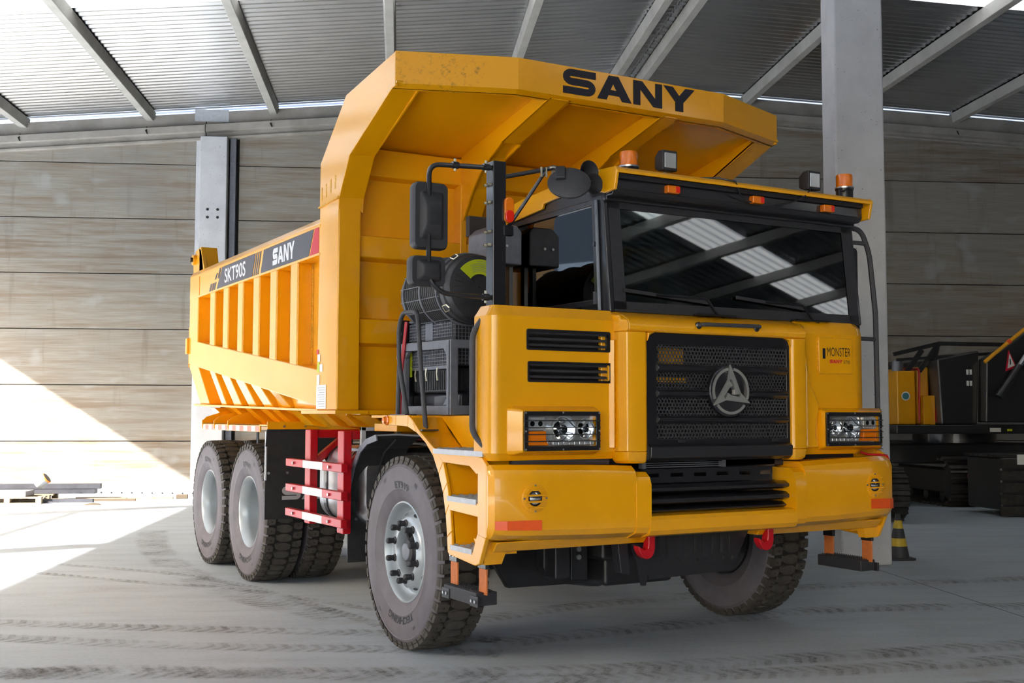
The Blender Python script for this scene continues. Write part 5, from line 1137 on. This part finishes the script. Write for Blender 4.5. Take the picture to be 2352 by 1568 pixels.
# front-lower yellow cross panel between fender and bed, and dangling red lead on the bumper corner
MB().box(-1.45, -1.05, 1.93, 2.36, 1.50, 1.56).build('deck_extension', 'yellow', T, bevel=.006)
MB().tube([(1.40, .16, 1.37), (1.48, .12, 1.345), (1.56, .10, 1.342), (1.64, .09, 1.336), (1.672, .10, 1.30), (1.678, .11, 1.20), (1.676, .11, 1.15)], .008, 6).build('red_lead', 'red', T)

# ------------------------------------------------------------------ things around the truck
MAT['cone_black'] = simple('black_cone_rubber', (.03, .03, .033), .6, var=.2, scale=12); MAT['cone_yellow'] = simple('yellow_cone_band', (.62, .42, .03), .55, var=.15, scale=12)
MAT['exc_black'] = simple('black_machine_paint', (.012, .012, .014), .38, 0, .3, var=.2, scale=3); MAT['track_steel'] = simple('worn_track_steel', (.06, .055, .05), .45, .7, 0, var=.35, scale=8); MAT['edge_steel'] = simple('polished_grouser_edge', (.30, .29, .28), .35, .9)
MAT['wood'] = simple('pale_pallet_wood', (.26, .19, .12), .8, 0, 0, var=.25, scale=9); MAT['dark_board'] = simple('dark_coated_board', (.035, .036, .045), .5, 0, 0, var=.25, scale=6); MAT['rail_white'] = simple('white_galvanised_channel', (.34, .35, .365), .5, .15, 0, var=.08, scale=5); MAT['orange'] = simple('orange_plastic', (.80, .22, .03), .5)
MAT['rope'] = simple('rope_brown', (.09, .065, .04), .8)
cone = empty('traffic_cone', 'black and yellow striped traffic cone standing behind the column', 'traffic cone', UV(3.56, 5.25))
cone.scale = (.64, .64, .64)
def cr(z): return .185-(.185-.048)*(z-.04)/.72
zs = [.04, .20, .36, .46, .62, .76]
MB().prism(rrect(-.23, .23, -.23, .23, .04), 'z', 0, .04).build('cone_base', 'cone_black', cone, bevel=.008, rot=HR)
for k, (z0, z1) in enumerate(((.04, .235), (.235, .375), (.375, .545), (.545, .685), (.685, .80))):
    MB().lathe([(cr(z0), z0), (cr(z1), z1)]+([(.02, .802)] if k == 4 else []), (0, 0, 0), 'z', 28).build('cone_band' if k % 2 else 'cone_shell', 'cone_yellow' if k % 2 else 'cone_black', cone)

# tracked excavator behind the column (local x across, y away)
ex = empty('crawler_excavator', 'black and yellow crawler excavator parked in the dim right side', 'excavator', UV(7.9, 12.6), -AZ)
def track(xc, y0, y1, name, wd=.62, h=.86):
    """one crawler running from y0 (near end) to y1"""
    r = h/2-.03; tb = MB()
    tb.prism([(y0+.15, .22), (y1-.15, .22), (y1-.15, .66), (y0+.15, .66)], 'x', xc-wd*.28, xc+wd*.28)
    o = tb.build(name, 'exc_black', ex, bevel=.03)
    path = []; L = y1-y0-2*r; n = 20
    per = 2*L+2*PI*r; N = int(per/.175)
    me_s = MB().box(-wd/2, wd/2, -.078, .078, -.02, .02).prism([(-.02, .02), (.02, .02), (.008, .055), (-.008, .055)], 'x', -wd/2, wd/2).mesh('track_shoe', 'track_steel', 0)
    me_e = MB().box(-wd/2, wd/2, -.009, .009, .054, .058).mesh('shoe_edge', 'edge_steel', 0)
    for k in range(N):
        s = per*k/N
        if s < L: p = (y0+r+s, h/2-r); nn = -PI/2
        elif s < L+PI*r: a = (s-L)/r-PI/2; p = (y1-r+r*math.cos(a), h/2+r*math.sin(a)); nn = a
        elif s < 2*L+PI*r: p = (y1-r-(s-L-PI*r), h/2+r); nn = PI/2
        else: a = (s-2*L-PI*r)/r+PI/2; p = (y0+r+r*math.cos(a), h/2+r*math.sin(a)); nn = a
        sh = obj('track_shoe', me_s, o, loc=(xc, p[0], p[1]), rot=(nn-PI/2, 0, 0))
    for yy in (y0+r, y1-r): MB().lathe([(.10, -wd*.3), (r-.08, -wd*.26), (r-.08, wd*.26), (.10, wd*.3)], (xc, yy, h/2), 'x', 20, True).build('track_wheel', 'exc_black', o)
    for k in range(5): MB().lathe([(.10, -wd*.25), (.10, wd*.25)], (xc, y0+.7+k*(y1-y0-1.4)/4, .16), 'x', 12, True).build('track_roller', 'exc_black', o)
    return o
track(-2.62, -3.25, .6, 'near_track'); track(.02, -.55, 3.4, 'far_track')
MB().box(-2.3, 1.6, .0, 2.4, .75, 1.12).build('car_body', 'exc_black', ex, bevel=.04)
MB().lathe([(.75, 1.10), (.75, 1.30)], (.5, .9, 0), 'z', 28, True).build('slew_ring', 'exc_black', ex)
MB().box(-1.30, 2.4, -.6, 2.6, 1.30, 1.46).build('slew_deck', 'exc_black', ex, bevel=.02)
MB().prism([(-.42, 1.46), (.24, 1.46), (.30, 2.78), (-.48, 2.62)], 'y', -.5, 2.4).build('machine_house', 'exc_black', ex, bevel=.03)
yh = MB().box(-1.12, -.78, -.25, 1.8, 1.46, 2.42).build('engine_side', 'yellow', ex, bevel=.02); MB().box(-.70, -.46, -.12, 1.8, 1.46, 2.50).build('engine_side', 'yellow', ex, bevel=.04); MB().box(-.66, -.44, -.3, .1, 1.46, 1.98).build('side_box', 'yellow', ex, bevel=.01)
MB().lathe([(.08, -.254), (.08, -.262)], (-.97, 0, 1.97), 'y', 20, True).build('round_decal', 'white', ex); MB().lathe([(.06, -.262), (.06, -.266)], (-.97, 0, 1.97), 'y', 20, True).build('round_decal_centre', 'teal', ex)
for x in (-.74, -.42): MB().tube(bend([(x, -.3, 1.5), (x, -.32, 2.45), (x, .3, 2.48)], .05), .018, 6).build('red_handrail', 'red', ex)
MB().bar((-1.15, -.2, 2.72), (-.30, -.2, 2.92), .05, .07).build('frame_bar', 'exc_black', ex); MB().bar((-.30, -.2, 2.92), (1.6, -.2, 2.90), .05, .07).build('frame_bar', 'exc_black', ex); MB().bar((-1.1, -.2, 2.62), (1.2, -.2, 2.78), .04, .05).build('frame_bar', 'exc_black', ex)
for a, c_ in (((-.30, -.2, 2.92), (-.68, -.2, 2.42)), ((-.62, -.2, 2.80), (-.92, -.2, 2.40)), ((-.34, -.2, 2.85), (-.44, -.2, 2.45))): MB().bar(a, c_, .06, .08).build('frame_stay', 'exc_black', ex)
MB().lathe([(.10, 2.42), (.10, 2.62)], (-.95, .1, 0), 'z', 16, True).build('exhaust_pot', 'grey_steel', ex)
MB().prism([(.26, 1.5), (2.4, 1.5), (2.4, 3.75), (1.3, 3.25), (.62, 2.80), (.30, 2.62)], 'y', -.75, -.45).build('boom', 'exc_black', ex, bevel=.03)
MB().tube(bend([(.24, -.8, 2.56), (.36, -.8, 2.66), (.66, -.82, 2.90), (1.0, -.82, 3.16), (1.6, -.82, 3.40)], .1), .035, 8).build('yellow_hose', 'yellow', ex); MB().tube([(.66, -.82, 2.90), (.71, -.82, 2.94)], .045, 8).build('hose_clamp', 'orange_tape', ex)
MB().tube([(.84, -.85, 2.48), (1.10, -.85, 2.85)], .045, 10).build('hydraulic_rod', 'steel', ex); MB().tube([(.45, -.85, 1.95), (.86, -.85, 2.50)], .07, 12).build('hydraulic_cylinder', 'exc_black', ex)
tri = MB().prism([(.64, 2.40), (.84, 2.48), (.70, 2.78)], 'y', -.775, -.755).build('warning_triangle', 'decal_red', ex, smooth=0); MB().prism([(.67, 2.45), (.80, 2.505), (.71, 2.71)], 'y', -.785, -.775).build('triangle_field', 'white', ex, smooth=0); MB().prism([(.712, 2.52), (.73, 2.525), (.725, 2.62), (.71, 2.62)], 'y', -.79, -.785).build('triangle_mark', 'letter_black', ex, smooth=0)
for x, z, w_, h_, mt in ((.40, 1.335, .20, .07, 'white'), (.72, 1.35, .09, .04, 'lime'), (-.02, .53, .24, .07, 'pink_tape'), (.10, .38, .05, .09, 'white'), (.17, .30, .09, .08, 'sticker')): MB().box(x, x+w_, -.63 if z > 1 else -.60, -.62 if z > 1 else -.59, z, z+h_).build('machine_label', mt, ex, smooth=0)
for x, z in ((.05, 2.35), (.11, 2.35), (.05, 2.15), (.11, 2.15)): MB().box(x, x+.04, -.512, -.50, z, z+.09).build('house_label', 'sticker', ex, smooth=0)
# ladder-like plates of a second undercarriage at the picture's edge
ex2 = empty('crawler_undercarriage', 'dark crawler undercarriage with white plate at the right edge', 'undercarriage', UV(7.95, 10.45), -AZ)
MB().box(-.42, 1.6, -.2, .9, .10, .95).build('side_frame', 'exc_black', ex2, bevel=.04)
for k in range(7): MB().prism([(-.45, .95+.0*k), (1.7, .95), (1.7, .99), (-.45, .99)], 'y', -.18+k*.16, -.04+k*.16).build('track_shoe', 'track_steel', ex2)
for k in range(5): MB().box(-.45, 1.7, -.26, -.2, .02+k*.19, .17+k*.19).build('track_shoe', 'track_steel', ex2)
MB().box(-.17, .35, -.275, -.262, .84, 1.0).build('white_plate', 'white', ex2, smooth=0)

# building material along the back wall
gl = 'building material stacked along the back wall'
ch_ = MB(); ch_.add([(-10.6, 15.50, 0), (-6.05, 15.62, 0), (-6.05, 15.92, 0), (-10.6, 15.80, 0), (-10.6, 15.50, .20), (-6.05, 15.62, .125), (-6.05, 15.66, .15), (-10.6, 15.56, .30), (-6.05, 15.92, .15), (-10.6, 15.80, .30)],
    [(0, 1, 5, 4), (4, 5, 6, 7), (7, 6, 8, 9), (2, 3, 9, 8), (0, 4, 7, 9, 3), (1, 2, 8, 6, 5)])
chn = empty('steel_channel', 'long white perforated steel channel lying along the back wall', 'steel channel', UV(0, 0), -AZ)
ch_.build('channel_body', 'rail_white', chn, smooth=0)
for k in range(24):
    t = k/23; u = -10.5+4.4*t; v0 = 15.50+.12*(u+10.6)/4.55; zt = .20-.075*(u+10.6)/4.55
    MB().lathe([(.016, -.004), (.016, .0)], (u, v0, zt-.045), 'y', 8, True).build('bolt_hole', 'dark_gap', chn)
pal = empty('pallet', 'pale wooden pallet under boards beside the sunlit wall', 'pallet', UV(-9.13, 14.75), -AZ)
for k in range(3): MB().box(-.60, .60, -.55+k*.48, -.45+k*.48, 0, .022).build('bottom_board', 'wood', pal)
for x in (-.55, 0, .55):
    for k in range(3): MB().box(x-.05, x+.05, -.55+k*.48, -.45+k*.48, .022, .10).build('block', 'wood', pal)
for k in range(5): MB().box(-.60, .60, -.55+k*.24, -.43+k*.24, .10, .125).build('top_board', 'wood', pal)
def single(name, mb, mat, label, cat, loc, rz=0.0, group=None, **kw):
    o = mb.build(name, mat, loc=loc, rot=(0, 0, -AZ+rz), **kw); tag(o, label, cat, group); return o
single('white_board', MB().box(-.40, .40, -.25, .25, 0, .10), 'rail_white', 'pale blue-white board lying on the wooden pallet', 'board', UV(-9.22, 14.50, .126), .0, gl, bevel=.006)
single('dark_beam', MB().box(-1.3, 1.3, -.06, .06, 0, .10), 'dark_board', 'long dark beam on top of the board pile', 'beam', UV(-9.0, 15.05, .217), .02, gl, bevel=.006)
single('dark_beam', MB().box(-1.1, 1.1, -.10, .10, 0, .09), 'dark_board', 'short dark beam ending in front of the white channel', 'beam', UV(-8.9, 15.10, .126), .02, gl, bevel=.006)
for k, (u, v, ln, wd, mt, lab) in enumerate(((-8.2, 14.55, .5, .10, 'dark_board', 'dark plank leaning off the pallet corner'), (-7.95, 14.95, .75, .12, 'wood', 'pale plank on the floor right of the pallet'), (-7.3, 15.25, .9, .07, 'wood', 'long thin brown lath lying in front of the channel'), (-7.6, 14.80, .6, .05, 'rope', 'dark thin lath beside the pale plank'))):
    single('plank', MB().box(-ln, ln, -wd/2, wd/2, 0, .045+.02*(k == 0)), mt, lab, 'plank', UV(u, v), .02*(k-1), gl, bevel=.004)
can = empty('paint_can', 'grey can with dark lid and orange rim tipped over on the boards', 'can', UV(-8.66, 14.62, .235), -AZ)
cm = [MB().lathe([(.09, 0), (.095, .01), (.095, .19), (.09, .2)], (0, 0, 0), 'z', 20, True).build('can_body', 'rail_white', can), MB().lathe([(.10, .195), (.105, .20), (.105, .225), (.10, .23)], (0, 0, 0), 'z', 20, True).build('can_rim', 'orange', can), MB().lathe([(.095, .228), (.09, .236), (.002, .236)], (0, 0, 0), 'z', 20).build('can_lid', 'dark_board', can)]
for o in cm: o.rotation_euler = (0, R(52), 0); o.location = (-.08, 0, .075)
single('rag_scrap', MB().loft([[(x, y, z) for x, y in rrect(-.16*q, .16*q, -.05*q, .05*q, .03)] for z, q in ((0, 1), (.02, .8), (.035, .3))]), 'rope', 'small scrap of brown rope on the sunlit floor', 'scrap', UV(-7.55, 13.9), .3, smooth=40)
single('brick_scrap', MB().box(-.11, .11, -.05, .05, 0, .08), 'rope', 'small dark block in front of the white channel near the wheel', 'block', UV(-6.25, 15.35), .1, bevel=.01)
